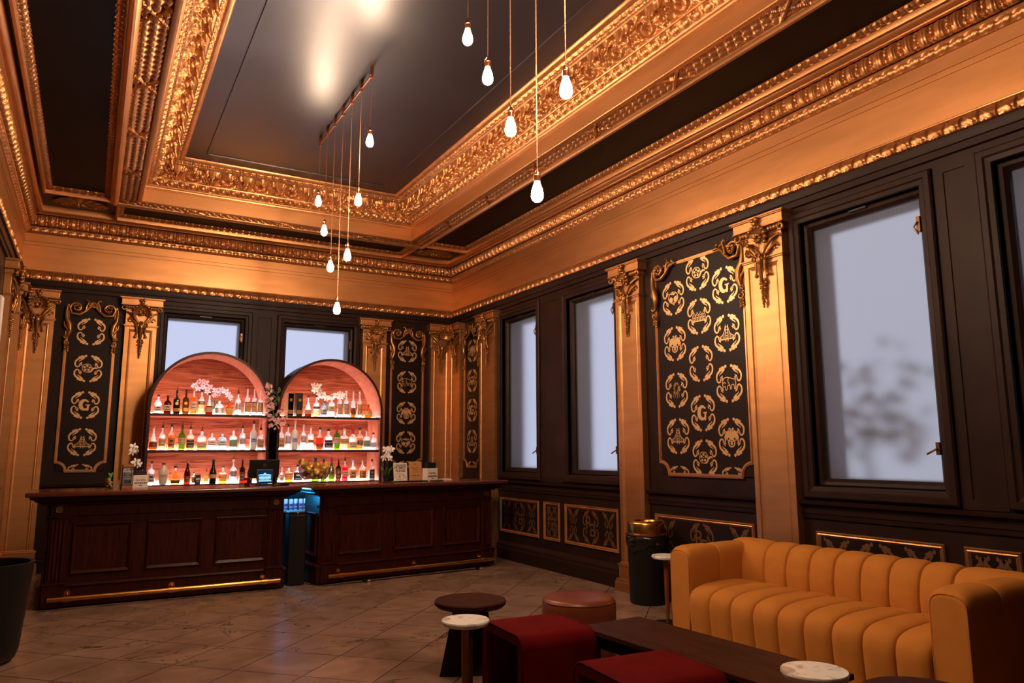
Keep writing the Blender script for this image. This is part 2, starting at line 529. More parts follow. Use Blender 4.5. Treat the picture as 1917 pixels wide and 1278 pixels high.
def copy_tree(root, loc, rotz=None, label=None, group=None):
    """A thing with copies of its parts and sub-parts."""
    r = root.copy(); COL.objects.link(r)
    r.location = loc
    if rotz is not None:
        r.rotation_euler = (0, 0, rotz)
    if label:
        r['label'] = label
    if group:
        r['group'] = group
    for ch in list(root.children):
        c = ch.copy(); COL.objects.link(c); c.parent = r
        for g in list(ch.children):
            d = g.copy(); COL.objects.link(d); d.parent = c
    return r

def text_mb(txt, size, depth=0.0006, align='CENTER', spacing=1.0, bold=0.0):
    """Lettering lying in the xz plane, facing -y, centred on the origin."""
    cu = bpy.data.curves.new('lettering', 'FONT')
    cu.body = txt; cu.size = size; cu.align_x = align; cu.align_y = 'CENTER'
    cu.extrude = depth; cu.resolution_u = 3; cu.space_character = spacing; cu.offset = bold
    o = bpy.data.objects.new('lettering', cu)
    COL.objects.link(o)
    bpy.context.view_layer.update()
    me = o.evaluated_get(bpy.context.evaluated_depsgraph_get()).to_mesh()
    mb = MB()
    vs = np.array([v.co[:] for v in me.vertices]).reshape(-1, 3)
    mb.add(np.stack([vs[:, 0], -vs[:, 2], vs[:, 1]], 1), [tuple(p.vertices) for p in me.polygons])
    bpy.data.objects.remove(o); bpy.data.curves.remove(cu)
    return mb

# ------------------------------------------------------------------ swept mouldings with relief
def densify(prof, step):
    prof = np.asarray(prof, float)
    out = [prof[0]]
    for a, b in zip(prof[:-1], prof[1:]):
        k = max(1, int(math.ceil(np.linalg.norm(b - a) / step)))
        for i in range(1, k + 1):
            out.append(a + (b - a) * i / k)
    return np.array(out)

def sweep(mb, rect, prof, disp=None, ds=None, sides='BRFL', mi=0, vstep=None):
    """Profile (inset p, height z) carried round the rectangle x0,x1,y0,y1 with mitred corners.
    disp(s, v, p) returns relief in metres; s runs along the side, centred; v 0..1 along the profile."""
    x0, x1, y0, y1 = rect
    pr = densify(prof, vstep) if vstep else np.asarray(prof, float)
    tp = np.gradient(pr, axis=0)
    tp /= np.linalg.norm(tp, axis=1)[:, None] + 1e-12
    nr = np.stack([tp[:, 1], -tp[:, 0]], 1)
    arc = np.concatenate([[0], np.cumsum(np.linalg.norm(np.diff(pr, axis=0), axis=1))])
    v = (arc / arc[-1])[None, :]
    for sd in sides:
        L = (x1 - x0) if sd in 'BF' else (y1 - y0)
        n = 2 if ds is None else max(2, int(L / ds))
        t = np.linspace(0, 1, n)[:, None]
        p = pr[None, :, 0]
        s = p + t * (L - 2 * p)
        d = disp(s - L / 2, np.repeat(v, n, 0), L) if disp is not None else np.zeros((n, len(pr)))
        # relief fades out at the mitre so that neighbours meet
        pp = p + nr[None, :, 0] * d
        zz = pr[None, :, 1] + nr[None, :, 1] * d
        P = np.zeros((n, len(pr), 3))
        if sd == 'B':
            P[..., 0] = x0 + s; P[..., 1] = y1 - pp
        elif sd == 'F':
            P[..., 0] = x0 + s; P[..., 1] = y0 + pp
        elif sd == 'L':
            P[..., 1] = y0 + s; P[..., 0] = x0 + pp
        else:
            P[..., 1] = y0 + s; P[..., 0] = x1 - pp
        P[..., 2] = zz
        mb.grid(P, mi)
    return mb

def frame_mb(u0, u1, z0, z1, prof):
    """Rectangular moulding on a wall in the xz plane; prof (inset, projection towards -y)."""
    t = MB()
    sweep(t, (u0, u1, z0, z1), prof)
    vs = np.concatenate(t.v)
    o = MB()
    o.add(np.stack([vs[:, 0], -vs[:, 2], vs[:, 1]], 1), t.f)
    return o

def fr(x):
    return x - np.floor(x)

def rel_egg(pitch, amp):
    def f(s, v, L):
        k = max(1, round(L / pitch)); q = L / k
        c = fr(s / q + 0.5) - 0.5
        e = np.sqrt(np.maximum(0, 1 - (c / 0.27) ** 2 - ((v - 0.5) / 0.36) ** 2))
        r = np.sqrt((c / 0.27) ** 2 + ((v - 0.5) / 0.36) ** 2)
        ring = np.exp(-((r - 1.42) / 0.13) ** 2) * 0.55
        dart = np.exp(-((np.abs(c) - 0.5) / 0.05) ** 2) * np.sin(PI * v) * 0.8
        return amp * (np.maximum(np.maximum(e, ring), dart) - 0.25)
    return f

def rel_bead(pitch, amp):
    def f(s, v, L):
        k = max(1, round(L / pitch)); q = L / k
        c = fr(s / q) - 0.5
        a = np.sqrt(np.maximum(0, 1 - (c / 0.42) ** 2 - ((v - 0.5) / 0.36) ** 2))
        leaf = np.abs(np.sin(PI * (s / q * 2 + v * 1.3))) * np.sin(PI * v) * 0.5
        return amp * np.maximum(a * (1 + 0.25 * np.sin(22 * c + 9 * v)), leaf)
    return f

def rel_gadroon(pitch, amp):
    def f(s, v, L):
        k = max(1, round(L / pitch)); q = L / k
        ph = s / q
        c = fr(ph) - 0.5
        big = np.sqrt(np.maximum(0, 1 - (c / 0.34) ** 2))
        small = 0.75 * np.sqrt(np.maximum(0, 1 - ((np.abs(c) - 0.5) / 0.13) ** 2)) * (0.8 + 0.2 * np.sin(34 * v))
        env = np.clip(np.sin(PI * np.clip(v * 1.04 - 0.02, 0, 1)), 0, 1) ** 0.45
        groove = -0.25 * np.exp(-((np.abs(c) - 0.13) / 0.035) ** 2)
        return amp * (np.maximum(big + groove, small) * env - 0.35)
    return f

def rel_leafband(pitch, amp):
    def f(s, v, L):
        k = max(1, round(L / pitch)); q = L / k
        c = fr(s / q) - 0.5
        oval = np.sqrt(np.maximum(0, 1 - (c / 0.40) ** 2 - ((v - 0.52) / 0.30) ** 2)) * 0.55
        rib = np.exp(-((c - 0.30 * np.sin(5 * v - 2.4)) / 0.05) ** 2)
        tie = np.exp(-((np.abs(c) - 0.5) / 0.055) ** 2) * 1.1
        beads = np.where(v < 0.16, np.abs(np.sin(PI * s / q * 9)) * 0.8, 0)
        return amp * (np.maximum(np.maximum(oval, rib * np.sin(PI * v)), np.maximum(tie * np.sin(PI * v), beads)) - 0.15)
    return f

def rel_acanthus(pitch, amp):
    def f(s, v, L):
        k = max(1, round(L / pitch)); q = L / k
        c = fr(s / q) - 0.5                          # one big leaf per pitch, a scroll flower between
        a = np.abs(c)
        w = 0.10 + 0.20 * np.sin(PI * np.clip(v * 1.05, 0, 1)) ** 0.8 + 0.03 * np.cos(v * 38)
        leaf = np.sqrt(np.maximum(0, 1 - (a / w) ** 2))
        veins = 0.22 * np.cos(2 * PI * (a * 13 - v * 3.2)) * (a < w)
        rib = np.exp(-(c / 0.018) ** 2) * 0.5
        h = leaf * (0.75 + 0.5 * v) + veins * leaf ** 0.5 + rib * leaf
        # scroll medallion between leaves
        b = 0.5 - a
        r = np.sqrt((b / 0.22) ** 2 + ((v - 0.40) / 0.34) ** 2)
        med = np.exp(-((r - 0.95) / 0.14) ** 2) * 0.8
        ang = np.arctan2(v - 0.40, (b * np.sign(c)) * 1.5)
        flower = np.maximum(0, 1 - r / 0.72) * (0.6 + 0.5 * np.cos(5 * ang + 9 * r)) * 1.2
        bud = np.exp(-((b / 0.07) ** 2 + ((v - 0.90) / 0.10) ** 2)) * 1.5      # heads at the upper edge
        curl = np.exp(-((a - 0.17) / 0.05) ** 2 - ((v - 0.86) / 0.09) ** 2) * 1.1
        tip = np.exp(-((c / 0.09) ** 2 + ((v - 0.88) / 0.12) ** 2)) * 1.9
        fine = 0.10 * np.sin(s * 210 + 7 * np.sin(v * 17)) * np.sin(v * 40 + s * 31)
        return amp * (np.maximum(np.maximum(h, med), np.maximum(flower, 0)) + bud + curl + tip + fine - 0.35) * np.clip(v * 9, 0, 1) * np.clip((1 - v) * 14, 0, 1)
    return f

def rel_scales(pitch, amp, rows, tie):
    def f(s, v, L):
        rr = v * rows
        row = np.floor(rr)
        c = fr(s / pitch + 0.5 * (row % 2)) - 0.5          # along the beam: stem at -0.5, tip at +0.5
        y = rr - row - 0.5
        w = 0.48 * np.sqrt(np.clip(1 - ((c - 0.03) / 0.42) ** 2, 0, 1)) * (0.85 + 0.2 * c)
        q = np.abs(y) / np.maximum(w, 1e-3)
        leaf = np.sqrt(np.clip(1 - q ** 4, 0, 1)) * (0.35 + 0.95 * (c + 0.5))
        lobes = 1 - 0.30 * np.exp(-((np.abs(y) - 0.17) / 0.045) ** 2)
        berry = np.exp(-(((c + 0.44) / 0.06) ** 2 + (y / 0.12) ** 2)) * 0.4
        h = np.maximum(leaf * lobes, berry)
        ts = fr(s / tie + 0.5) * tie - tie / 2
        x1 = np.abs(ts - (v - 0.5) * 0.26)
        x2 = np.abs(ts + (v - 0.5) * 0.26)
        x = np.minimum(x1, x2)
        band = np.where(x < 0.022, 1.35 - 0.2 * np.cos(x * 600), 0)
        return amp * (np.where(x < 0.03, band, h) - 0.2) * np.clip(np.minimum(v, 1 - v) * 30, 0, 1)
    return f

# ------------------------------------------------------------------ the room
X0, X1, Y0, Y1 = -0.95, 5.24, -2.5, 11.24
ROOM = (X0, X1, Y0, Y1)
ZC = 5.12
def on_wall(side):
    """Local frame of a wall: x along the wall, -y into the room."""
    return {'back': ((0, Y1, 0), 0.0), 'right': ((X1, 0, 0), -PI / 2), 'left': ((X0, 0, 0), PI / 2), 'front': ((0, Y0, 0), PI)}[side]

m = MB(); m.span(X0 - 0.4, X1 + 0.4, Y0 - 0.4, Y1 + 0.4, -0.1, 0.0)
struct(m.build('floor', FLOORM, smooth=0))

WZ0, WZ1 = 1.272, 3.388
WIN = {'right': [(-9.42, -8.56), (-7.70, -6.81), (-4.06, -3.105), (-2.47, -1.53)], 'back': [(0.837, 1.805), (2.484, 3.453)], 'left': [], 'front': []}
EXT = {'right': (-Y1 - 0.35, -Y0 + 0.35), 'back': (X0 - 0.35, X1 + 0.35), 'left': (Y0 - 0.35, Y1 + 0.35), 'front': (-X1 - 0.35, -X0 + 0.35)}
def wall(side):
    mb = MB()
    for lay, (ya, yb, pad, mi) in enumerate(((0.0, 0.12, 0.06, 0), (0.12, 0.34, 0.0, 1))):
        u0, u1 = EXT[side]
        cuts = [u0]
        for a, b in WIN[side]:
            cuts += [a - pad, b + pad]
            mb.span(a - pad, b + pad, ya, yb, 0, WZ0 - pad, mi)
            mb.span(a - pad, b + pad, ya, yb, WZ1 + pad, 5.35, mi)
        cuts.append(u1)
        for a, b in zip(cuts[0::2], cuts[1::2]):
            mb.span(a, b, ya, yb, 0, 5.35, mi)
    loc, rz = on_wall(side)
    return struct(mb.build('wall_' + side, [BLACKW, STONE], smooth=0, loc=loc, rotz=rz))
for sd in ('back', 'right', 'left', 'front'):
    wall(sd)

# windows: casing, sash, frosted pane, fittings
wn = 0
def window(side, a, b):
    global wn
    wn += 1
    loc, rz = on_wall(side)
    h = holder('window_%d' % wn)
    h.location = loc; h.rotation_euler = (0, 0, rz)
    o0, o1, z0, z1 = a - 0.06, b + 0.06, WZ0 - 0.06, WZ1 + 0.06
    c = frame_mb(o0 - 0.10, o1 + 0.10, z0 - 0.10, z1 + 0.10, [(0, 0), (0, 0.028), (0.012, 0.04), (0.05, 0.04), (0.062, 0.028), (0.095, 0.022), (0.10, 0.01), (0.10, -0.05)])
    c.build('casing', BLACKW, h, smooth=20)
    s = frame_mb(o0, o1, z0, z1, [(0, -0.12), (0, -0.045), (0.012, -0.038), (0.035, -0.045), (0.045, -0.06), (0.06, -0.075), (0.06, -0.12)])
    s.build('sash', BLACKW, h, smooth=20)
    g = MB(); g.span(a, b, 0.098, 0.104, WZ0, WZ1)
    g.build('pane', FROST, h, smooth=0)
    k = MB()     # stay bar and latch on the right stile
    k.box((b + 0.02, 0.02, WZ1 - 0.22), (0.028, 0.03, 0.12))
    k.tube([(b + 0.02, 0.0, WZ1 - 0.2), (b - 0.005, -0.01, WZ1 - 0.24), (b + 0.02, 0.0, WZ1 - 0.30)], 0.007, 6)
    if side == 'right' and a < -3:
        k.box((b + 0.02, 0.02, WZ0 + 0.24), (0.028, 0.03, 0.09))
        k.tube([(b + 0.02, 0.0, WZ0 + 0.24), (b - 0.05, -0.015, WZ0 + 0.20)], 0.008, 6)
    else:
        k.ball((b + 0.02, 0.0, WZ1 - 0.52), 0.014)
    k.build('latch', BRONZE, h, bevel=0.002)
    t = MB(); t.box(((a + b) / 2, 0.03, WZ1 + 0.045), (0.16, 0.025, 0.018))
    t.build('top_catch', BLACKM, h, bevel=0.003)
for a, b in WIN['back']:
    window('back', a, b)
for a, b in WIN['right']:
    window('right', a, b)

# fixed shutter boards between paired windows
trimn = 0
def trim(mb, mat, smooth=35, name=None, **kw):
    global trimn
    trimn += 1
    return struct(mb.build(name or 'trim_%d' % trimn, mat, smooth=smooth, **kw))
for side, a, b in (('back', 1.805, 2.484), ('right', -8.56, -7.70), ('right', -3.105, -2.47)):
    loc, rz = on_wall(side)
    mb = MB()
    a, b = a + 0.17, b - 0.17
    mb.merge(frame_mb(a, b, 1.10, 3.56, [(0, 0), (0, 0.012), (0.07, 0.012), (0.074, 0.004)]))
    mb.span(a + 0.074, b - 0.074, -0.004, 0.0, 1.174, 3.486)
    trim(mb, BLACKW, 20, loc=loc, rotz=rz)

for sd, nm in zip('BRLF', ('back', 'right', 'left', 'front')):
    mb = sweep(MB(), ROOM, [(0.055, 0), (0.055, 0.15), (0.045, 0.165), (0.045, 0.20), (0.02, 0.235), (0, 0.25)], sides=sd)
    struct(mb.build('baseboard_' + nm, BLACKW, smooth=20))
# chair rail, upper architrave
mb = sweep(MB(), ROOM, [(0, 0.94), (0.018, 0.95), (0.022, 0.985), (0.03, 0.99), (0.03, 1.01), (0.012, 1.02), (0.016, 1.05), (0.055, 1.065), (0.06, 1.085), (0, 1.095)])
trim(mb, BLACKW, 25)
mb = sweep(MB(), ROOM, [(0, 3.605), (0.028, 3.61), (0.028, 3.66), (0.042, 3.665), (0.05, 3.69), (0.05, 3.745), (0.07, 3.745)])
trim(mb, BLACKW, 25)
# gilt leaf band under the frieze, then the plain gold frieze
mb = sweep(MB(), ROOM, [(0.05, 3.742), (0.078, 3.745), (0.076, 3.78), (0.058, 3.82), (0.035, 3.85)], rel_leafband(0.12, 0.02), ds=0.0085, vstep=0.008)
sweep(mb, ROOM, [(0.035, 3.85), (0.038, 3.858), (0.028, 3.866), (0.008, 3.871)])
trim(mb, GOLDREL, 50)
mb = sweep(MB(), ROOM, [(0.008, 3.871), (0.006, 4.197), (0.012, 4.20), (0.012, 4.243), (0.02, 4.246), (0.02, 4.352), (0.034, 4.357)])
trim(mb, GOLD, 20)
mb = sweep(MB(), ROOM, [(0.03, 4.357), (0.046, 4.39), (0.058, 4.43)], rel_bead(0.105, 0.017), ds=0.0085, vstep=0.008)
sweep(mb, ROOM, [(0.058, 4.43), (0.066, 4.438), (0.062, 4.446)])
trim(mb, GOLDREL, 50)
mb = sweep(MB(), ROOM, [(0.06, 4.446), (0.088, 4.462), (0.104, 4.50), (0.108, 4.545), (0.104, 4.585), (0.098, 4.60)], rel_gadroon(0.12, 0.036), ds=0.0075, vstep=0.01)
trim(mb, GOLDREL, 50)
mb = sweep(MB(), ROOM, [(0.098, 4.60), (0.122, 4.605), (0.128, 4.615), (0.136, 4.612), (0.155, 4.604), (0.175, 4.61), (0.19, 4.628), (0.196, 4.64), (0.196, 4.71)])
trim(mb, GOLD, 35)

# ceiling: dark coffer strips round the edge, raised dark field in the middle
mb = sweep(MB(), ROOM, [(0.19, 4.702), (1.02, 4.702)])
sweep(mb, ROOM, [(1.70, ZC), (1.935, ZC), (1.94, ZC - 0.012), (1.965, ZC - 0.012), (1.97, ZC)])
mb.add([(X0 + 1.96, Y0 + 1.96, ZC), (X1 - 1.96, Y0 + 1.96, ZC), (X1 - 1.96, Y1 - 1.96, ZC), (X0 + 1.96, Y1 - 1.96, ZC)], [(0, 1, 2, 3)])
mb.span(X0 - 0.35, X1 + 0.35, Y0 - 0.35, Y1 + 0.35, 5.30, 5.42)
ceil = struct(mb.build('ceiling', CEILB, smooth=0))
mb = MB()
for r in ((X1 - 0.96, X1 - 0.26, Y0 + 1.05, Y1 - 1.05), (X0 + 0.26, X0 + 0.96, Y0 + 1.05, Y1 - 1.05), (X0 + 1.05, X1 - 1.05, Y1 - 0.96, Y1 - 0.26), (X0 + 1.05, X1 - 1.05, Y0 + 0.26, Y0 + 0.96)):
    mb.span(r[0], r[1], r[2], r[3], 4.694, 4.70, 2)
    sweep(mb, r, [(-0.024, 4.70), (-0.024, 4.614), (-0.02, 4.61), (0, 4.61), (0.003, 4.615), (0.004, 4.655), (0.010, 4.658)], mi=0)
    sweep(mb, r, [(0.010, 4.658), (0.03, 4.668), (0.075, 4.694)], rel_egg(0.085, 0.016), ds=0.0085, mi=1, vstep=0.009)
trim(mb, [GOLD, GOLDREL, STRIPB], 45)
# the big beam: outer roll, leaf soffit, plain fascia
mb = sweep(MB(), ROOM, [(0.95, 4.70), (0.955, 4.612), (0.975, 4.606), (0.985, 4.592), (1.0, 4.585), (1.018, 4.588), (1.03, 4.60), (1.045, 4.606), (1.047, 4.63)])
sweep(mb, ROOM, [(1.245, 4.63), (1.248, 4.604), (1.262, 4.60), (1.295, 4.602), (1.30, 4.608), (1.30, 4.775), (1.306, 4.778), (1.306, 4.79), (1.316, 4.795), (1.322, 4.81), (1.336, 4.816), (1.345, 4.83)])
trim(mb, GOLD, 30)
mb = sweep(MB(), ROOM, [(1.045, 4.63), (1.247, 4.63)], rel_scales(0.088, 0.022, 3, 1.15), ds=0.0065, vstep=0.0085)
trim(mb, GOLDREL, 50)
mb = sweep(MB(), ROOM, [(1.342, 4.828), (1.365, 4.86), (1.395, 4.895)], rel_egg(0.125, 0.022), ds=0.0085, vstep=0.008)
sweep(mb, ROOM, [(1.395, 4.895), (1.405, 4.895), (1.41, 4.905)])
trim(mb, GOLDREL, 50)
mb = sweep(MB(), ROOM, [(1.41, 4.905), (1.425, 4.945), (1.45, 4.985), (1.49, 5.02), (1.535, 5.038), (1.585, 5.048)], rel_acanthus(0.40, 0.045), ds=0.0075, vstep=0.0085)
trim(mb, GOLDREL, 50)
mb = sweep(MB(), ROOM, [(1.585, 5.048), (1.60, 5.06), (1.61, 5.06)])
sweep(mb, ROOM, [(1.61, 5.06), (1.635, 5.075), (1.66, 5.09)], rel_leafband(0.10, 0.016), ds=0.0085, vstep=0.008)
sweep(mb, ROOM, [(1.66, 5.09), (1.672, 5.085), (1.70, 5.09), (1.715, 5.10), (1.722, ZC + 0.002)])
trim(mb, GOLDREL, 50)

# shells in the two corner coffers
def shell(cx, cy, rz):
    mb = MB()
    nr, nt = 14, 73
    r = np.linspace(0.02, 1, nr)[:, None]
    t = np.linspace(-0.12, PI + 0.12, nt)[None, :]
    rib = np.abs(np.cos(t * 6.5))
    rr = r * (0.23 + 0.022 * rib)
    P = np.zeros((nr, nt, 3))
    P[..., 0] = rr * np.cos(t) * 1.15
    P[..., 1] = rr * np.sin(t)
    P[..., 2] = -(0.014 + 0.03 * np.sin(PI * np.clip(r * 0.8 + 0.15, 0, 1)) + 0.018 * rib * r)
    mb.grid(P)
    for s in (-1, 1):
        a = np.linspace(0, 1, 26)
        ang = 0.3 + a * 4.6
        rad = 0.11 * (1 - a * 0.82)
        mb.tube(np.stack([s * (0.20 + rad * np.cos(ang)), -0.05 + rad * np.sin(ang), -0.02 - 0.02 * a], 1), 0.018 - 0.007 * a, 7)
        for k in range(5):
            mb.ball((s * (0.05 + 0.055 * k), -0.035 - 0.02 * (k % 2), -0.03), (0.035, 0.022, 0.018), rot=rotm(rz=s * (0.5 + 0.2 * k)))
        mb.tube([(s * 0.02, -0.02, -0.03), (s * 0.14, -0.14, -0.025), (s * 0.27, -0.13, -0.015), (s * 0.31, -0.05, -0.01)], [0.02, 0.022, 0.016, 0.006], 7)
    for k in range(6):
        mb.ball((0.045 * math.cos(k * 1.05), -0.02 + 0.04 * math.sin(k * 1.05), -0.045), 0.02)
    o = mb.build('shell_ornament', GOLDBR, ceil, smooth=60)
    o.location = (cx, cy, 4.688); o.rotation_euler = (0, 0, rz)
    p = MB(); p.span(cx - 0.36, cx + 0.36, cy - 0.36, cy + 0.36, 4.688, 4.70)
    p.build('coffer_panel', paint('bronze_coffer', (0.05, 0.02, 0.007), rough=0.45, metal=0.3), ceil, smooth=0)
shell(X1 - 0.62, Y1 - 0.62, PI)
shell(X0 + 0.62, Y1 - 0.62, PI)

# ------------------------------------------------------------------ pilasters
def spiral(cx, cz, r0, r1, a0, a1, n=22, y0=0.0, y1=0.0):
    k = np.linspace(0, 1, n)
    a = a0 + (a1 - a0) * k
    r = r0 + (r1 - r0) * k
    return np.stack([cx + r * np.cos(a), y0 + (y1 - y0) * k, cz + r * np.sin(a)], 1)

def capital_ornament_mb(w):
    mb = MB()
    nr, nt = 9, 49
    r = np.linspace(0.08, 1, nr)[:, None]; t = np.linspace(-0.35, PI + 0.35, nt)[None, :]
    rib = np.abs(np.cos(t * 5))
    rr = r * (0.098 + 0.014 * rib)
    P = np.zeros((nr, nt, 3))
    P[..., 0] = rr * np.cos(t); P[..., 2] = 3.385 + rr * np.sin(t) * 1.1
    P[..., 1] = -0.10 - 0.05 * r ** 2 - 0.015 * rib * r
    mb.grid(P)
    for k in range(11):
        a = -0.35 + (PI + 0.7) * k / 10
        mb.ball((0.105 * math.cos(a), -0.15, 3.385 + 0.115 * math.sin(a)), 0.019, 8, 6)
    for k in range(7):
        mb.ball((0.03 * math.cos(k * 0.9), -0.13, 3.40 + 0.033 * math.sin(k * 0.9)), 0.017, 8, 6)
    mb.ball((0, -0.155, 3.53), (0.028, 0.03, 0.035)); mb.ball((0.02, -0.16, 3.565), (0.02, 0.02, 0.026)); mb.ball((-0.022, -0.16, 3.56), (0.018, 0.02, 0.022))
    for s in (-1, 1):
        mb.tube([(s * 0.03, -0.11, 3.24), (s * 0.08, -0.115, 3.31), (s * 0.13, -0.10, 3.37), (s * w * 0.46, -0.085, 3.40), (s * w * 0.5, -0.08, 3.375)], [0.012, 0.02, 0.018, 0.012, 0.008], 7)
        mb.tube([(s * 0.04, -0.10, 3.23), (s * 0.10, -0.10, 3.275), (s * w * 0.38, -0.085, 3.33), (s * w * 0.44, -0.08, 3.30)], [0.008, 0.012, 0.010, 0.006], 7)
        mb.tube(spiral(s * w * 0.36, 3.29, 0.035, 0.008, 0, s * 5.5, y0=-0.08, y1=-0.09), [0.008] * 22, 6)
        mb.tube(spiral(s * (w * 0.5 + 0.03), 3.455, 0.042, 0.010, PI / 2, PI / 2 + s * 7.5, y0=-0.10, y1=-0.125), np.linspace(0.014, 0.008, 22), 7)
        for k in range(4):
            mb.ball((s * (0.11 + k * (w * 0.5 - 0.10) / 3.5), -0.105, 3.465), (0.02, 0.022, 0.026), 8, 6)
        mb.tube(spiral(s * 0.05, 3.215, 0.03, 0.008, PI * 0.5, PI * 0.5 - s * 5.5, y0=-0.12, y1=-0.13), [0.010] * 22, 6)
        mb.ball((s * 0.062, -0.09, 3.065), 0.02)
        mb.tube([(s * 0.055, -0.11, 3.20), (s * 0.045, -0.105, 3.12), (s * 0.062, -0.09, 3.075)], [0.014, 0.012, 0.007], 7)
    mb.ball((0, -0.112, 3.205), (0.034, 0.036, 0.058), 12, 9)
    mb.tube(spiral(0, 3.235, 0.036, 0.010, PI, PI - 7.0, y0=-0.13, y1=-0.15), np.linspace(0.011, 0.007, 22), 7)
    mb.tube([(0, -0.12, 3.16), (0, -0.11, 3.09), (0, -0.095, 3.02)], [0.026, 0.019, 0.011], 8)
    rnd = random.Random(3)
    z = 3.02
    for k in range(10):
        wd = 0.034 * (1 - k / 12.0) * (1.15 if k % 2 else 0.8)
        for s in (-1, 1):
            mb.ball((s * wd * 0.8 + rnd.uniform(-.004, .004), -0.083, z + rnd.uniform(-.006, .006)), (wd * 0.6, 0.014, 0.011), 8, 6, rot=rotm(ry=s * rnd.uniform(0.3, 1.2)))
        mb.ball((rnd.uniform(-.006, .006), -0.093, z - 0.008), (0.012, 0.016, 0.016), 8, 6)
        z -= 0.023
    mb.ball((0, -0.085, z - 0.005), (0.01, 0.012, 0.022), 8, 6)
    return mb

_pil = {}
def pilaster(side, u, w, label):
    loc, rz = on_wall(side)
    L = Matrix.Rotation(rz, 3, 'Z') @ Vector((u, -0.002, 0)) + Vector(loc)
    key = round(w, 3)
    if key in _pil:
        return copy_tree(_pil[key], L, rz, label)
    t = thing('pilaster', label, 'pilaster', L, rz, 'gilded wall pilasters')
    h = w / 2
    s = frame_mb(-h, h, 0.16, 3.215, [(0, 0), (0, 0.075), (0.05, 0.075), (0.056, 0.066), (0.066, 0.07), (0.074, 0.066), (0.084, 0.062)])
    s.span(-h + 0.083, h - 0.083, -0.062, 0.0, 0.24, 3.13)
    s.build('shaft', GOLD, t, smooth=25)
    ea = 0.68 if w < 0.37 else 1.0
    c = MB()
    c.span(-h, h, -0.072, 0, 3.215, 3.45)
    for z0, z1, e, y in ((3.20, 3.213, 0.012, 0.088), (3.213, 3.228, 0.02, 0.098), (3.43, 3.445, 0.008, 0.08), (3.445, 3.49, 0.02, 0.09), (3.49, 3.50, 0.07 * ea, 0.135), (3.50, 3.575, 0.06 * ea, 0.13), (3.575, 3.585, 0.075 * ea, 0.145), (3.585, 3.60, 0.085 * ea, 0.155)):
        c.span(-h - e, h + e, -y, 0, z0, z1)
    c.build('capital', GOLD, t, smooth=0, bevel=0.003)
    capital_ornament_mb(w).build('capital_ornament', GOLDBR, t, smooth=60)
    b = MB()
    for z0, z1, e, y in ((0, 0.10, 0.05, 0.135), (0.10, 0.13, 0.042, 0.125), (0.13, 0.26, 0.02, 0.10), (0.26, 0.285, 0.03, 0.108), (0.285, 0.30, 0.012, 0.09)):
        b.span(-h - e, h + e, -y, 0, z0, z1)
    b.build('base', GOLD, t, smooth=0, bevel=0.006)
    _pil[key] = t
    return t
pilaster('back', -0.705, 0.36, 'gold pilaster at the left end of the bar wall, beside the corner')
pilaster('back', 0.492, 0.39, 'gold pilaster left of the window behind the left arch')
pilaster('back', 3.84, 0.39, 'gold pilaster right of the window behind the right arch')
pilaster('back', 4.995, 0.36, 'gold pilaster at the right end of the bar wall, beside the corner')
pilaster('right', -10.975, 0.36, 'gold corner pilaster on the window wall meeting the bar wall')
pilaster('right', -9.84, 0.48, 'gold pilaster on the window wall just past the bar')
pilaster('right', -6.43, 0.42, 'gold pilaster on the window wall behind the brass topped bin')
pilaster('right', -4.48, 0.44, 'gold pilaster behind the mustard sofa, left of the big window')
pilaster('left', 10.975, 0.36, 'gold corner pilaster on the left wall, at the picture edge')
pilaster('left', 9.75, 0.44, 'gold pilaster second from the corner on left wall')

# ------------------------------------------------------------------ flat stencil drawing (xz plane)
class Flat:
    def __init__(self, y=0.0):
        self.mb = MB(); self._y = y
    @property
    def y(self):                     # every piece of leaf lies a hair above the one before
        self._y -= 0.00008
        return self._y
    def poly(self, pts, mi=0):
        y = self.y
        self.mb.add([(p[0], y, p[1]) for p in pts], [tuple(range(len(pts)))], mi)
    def ribbon(self, pts, w, mi=0, sub=4):
        pts = np.asarray(pts, float); w = np.full(len(pts), w, float) if np.isscalar(w) else np.asarray(w, float)
        k = np.arange(len(pts)); q = np.linspace(0, len(pts) - 1, (len(pts) - 1) * sub + 1)
        def cr(a):
            out = []
            for t in q:
                i = min(int(t), len(a) - 2); f = t - i
                p0, p1, p2, p3 = a[max(i - 1, 0)], a[i], a[i + 1], a[min(i + 2, len(a) - 1)]
                out.append(0.5 * ((2 * p1) + (-p0 + p2) * f + (2 * p0 - 5 * p1 + 4 * p2 - p3) * f * f + (-p0 + 3 * p1 - 3 * p2 + p3) * f ** 3))
            return np.array(out)
        P = cr(pts); W = np.interp(q, k, w)
        T = np.gradient(P, axis=0); T /= np.linalg.norm(T, axis=1)[:, None] + 1e-9
        N = np.stack([-T[:, 1], T[:, 0]], 1)
        A, B = P + N * W[:, None] / 2, P - N * W[:, None] / 2
        y = self.y
        G = np.zeros((len(P), 2, 3)); G[:, 0, 0], G[:, 0, 2] = A[:, 0], A[:, 1]; G[:, 1, 0], G[:, 1, 2] = B[:, 0], B[:, 1]; G[..., 1] = y
        self.mb.grid(G, mi)
    def disc(self, c, r, n=14, mi=0, sx=1.0):
        self.poly([(c[0] + r * sx * math.cos(2 * PI * i / n), c[1] + r * math.sin(2 * PI * i / n)) for i in range(n)], mi)
    def ring(self, c, r, w, n=28, mi=0, sx=1.0):
        a = np.linspace(0, 2 * PI, n)
        self.ribbon(np.stack([c[0] + r * sx * np.cos(a), c[1] + r * np.sin(a)], 1), w, mi, 1)

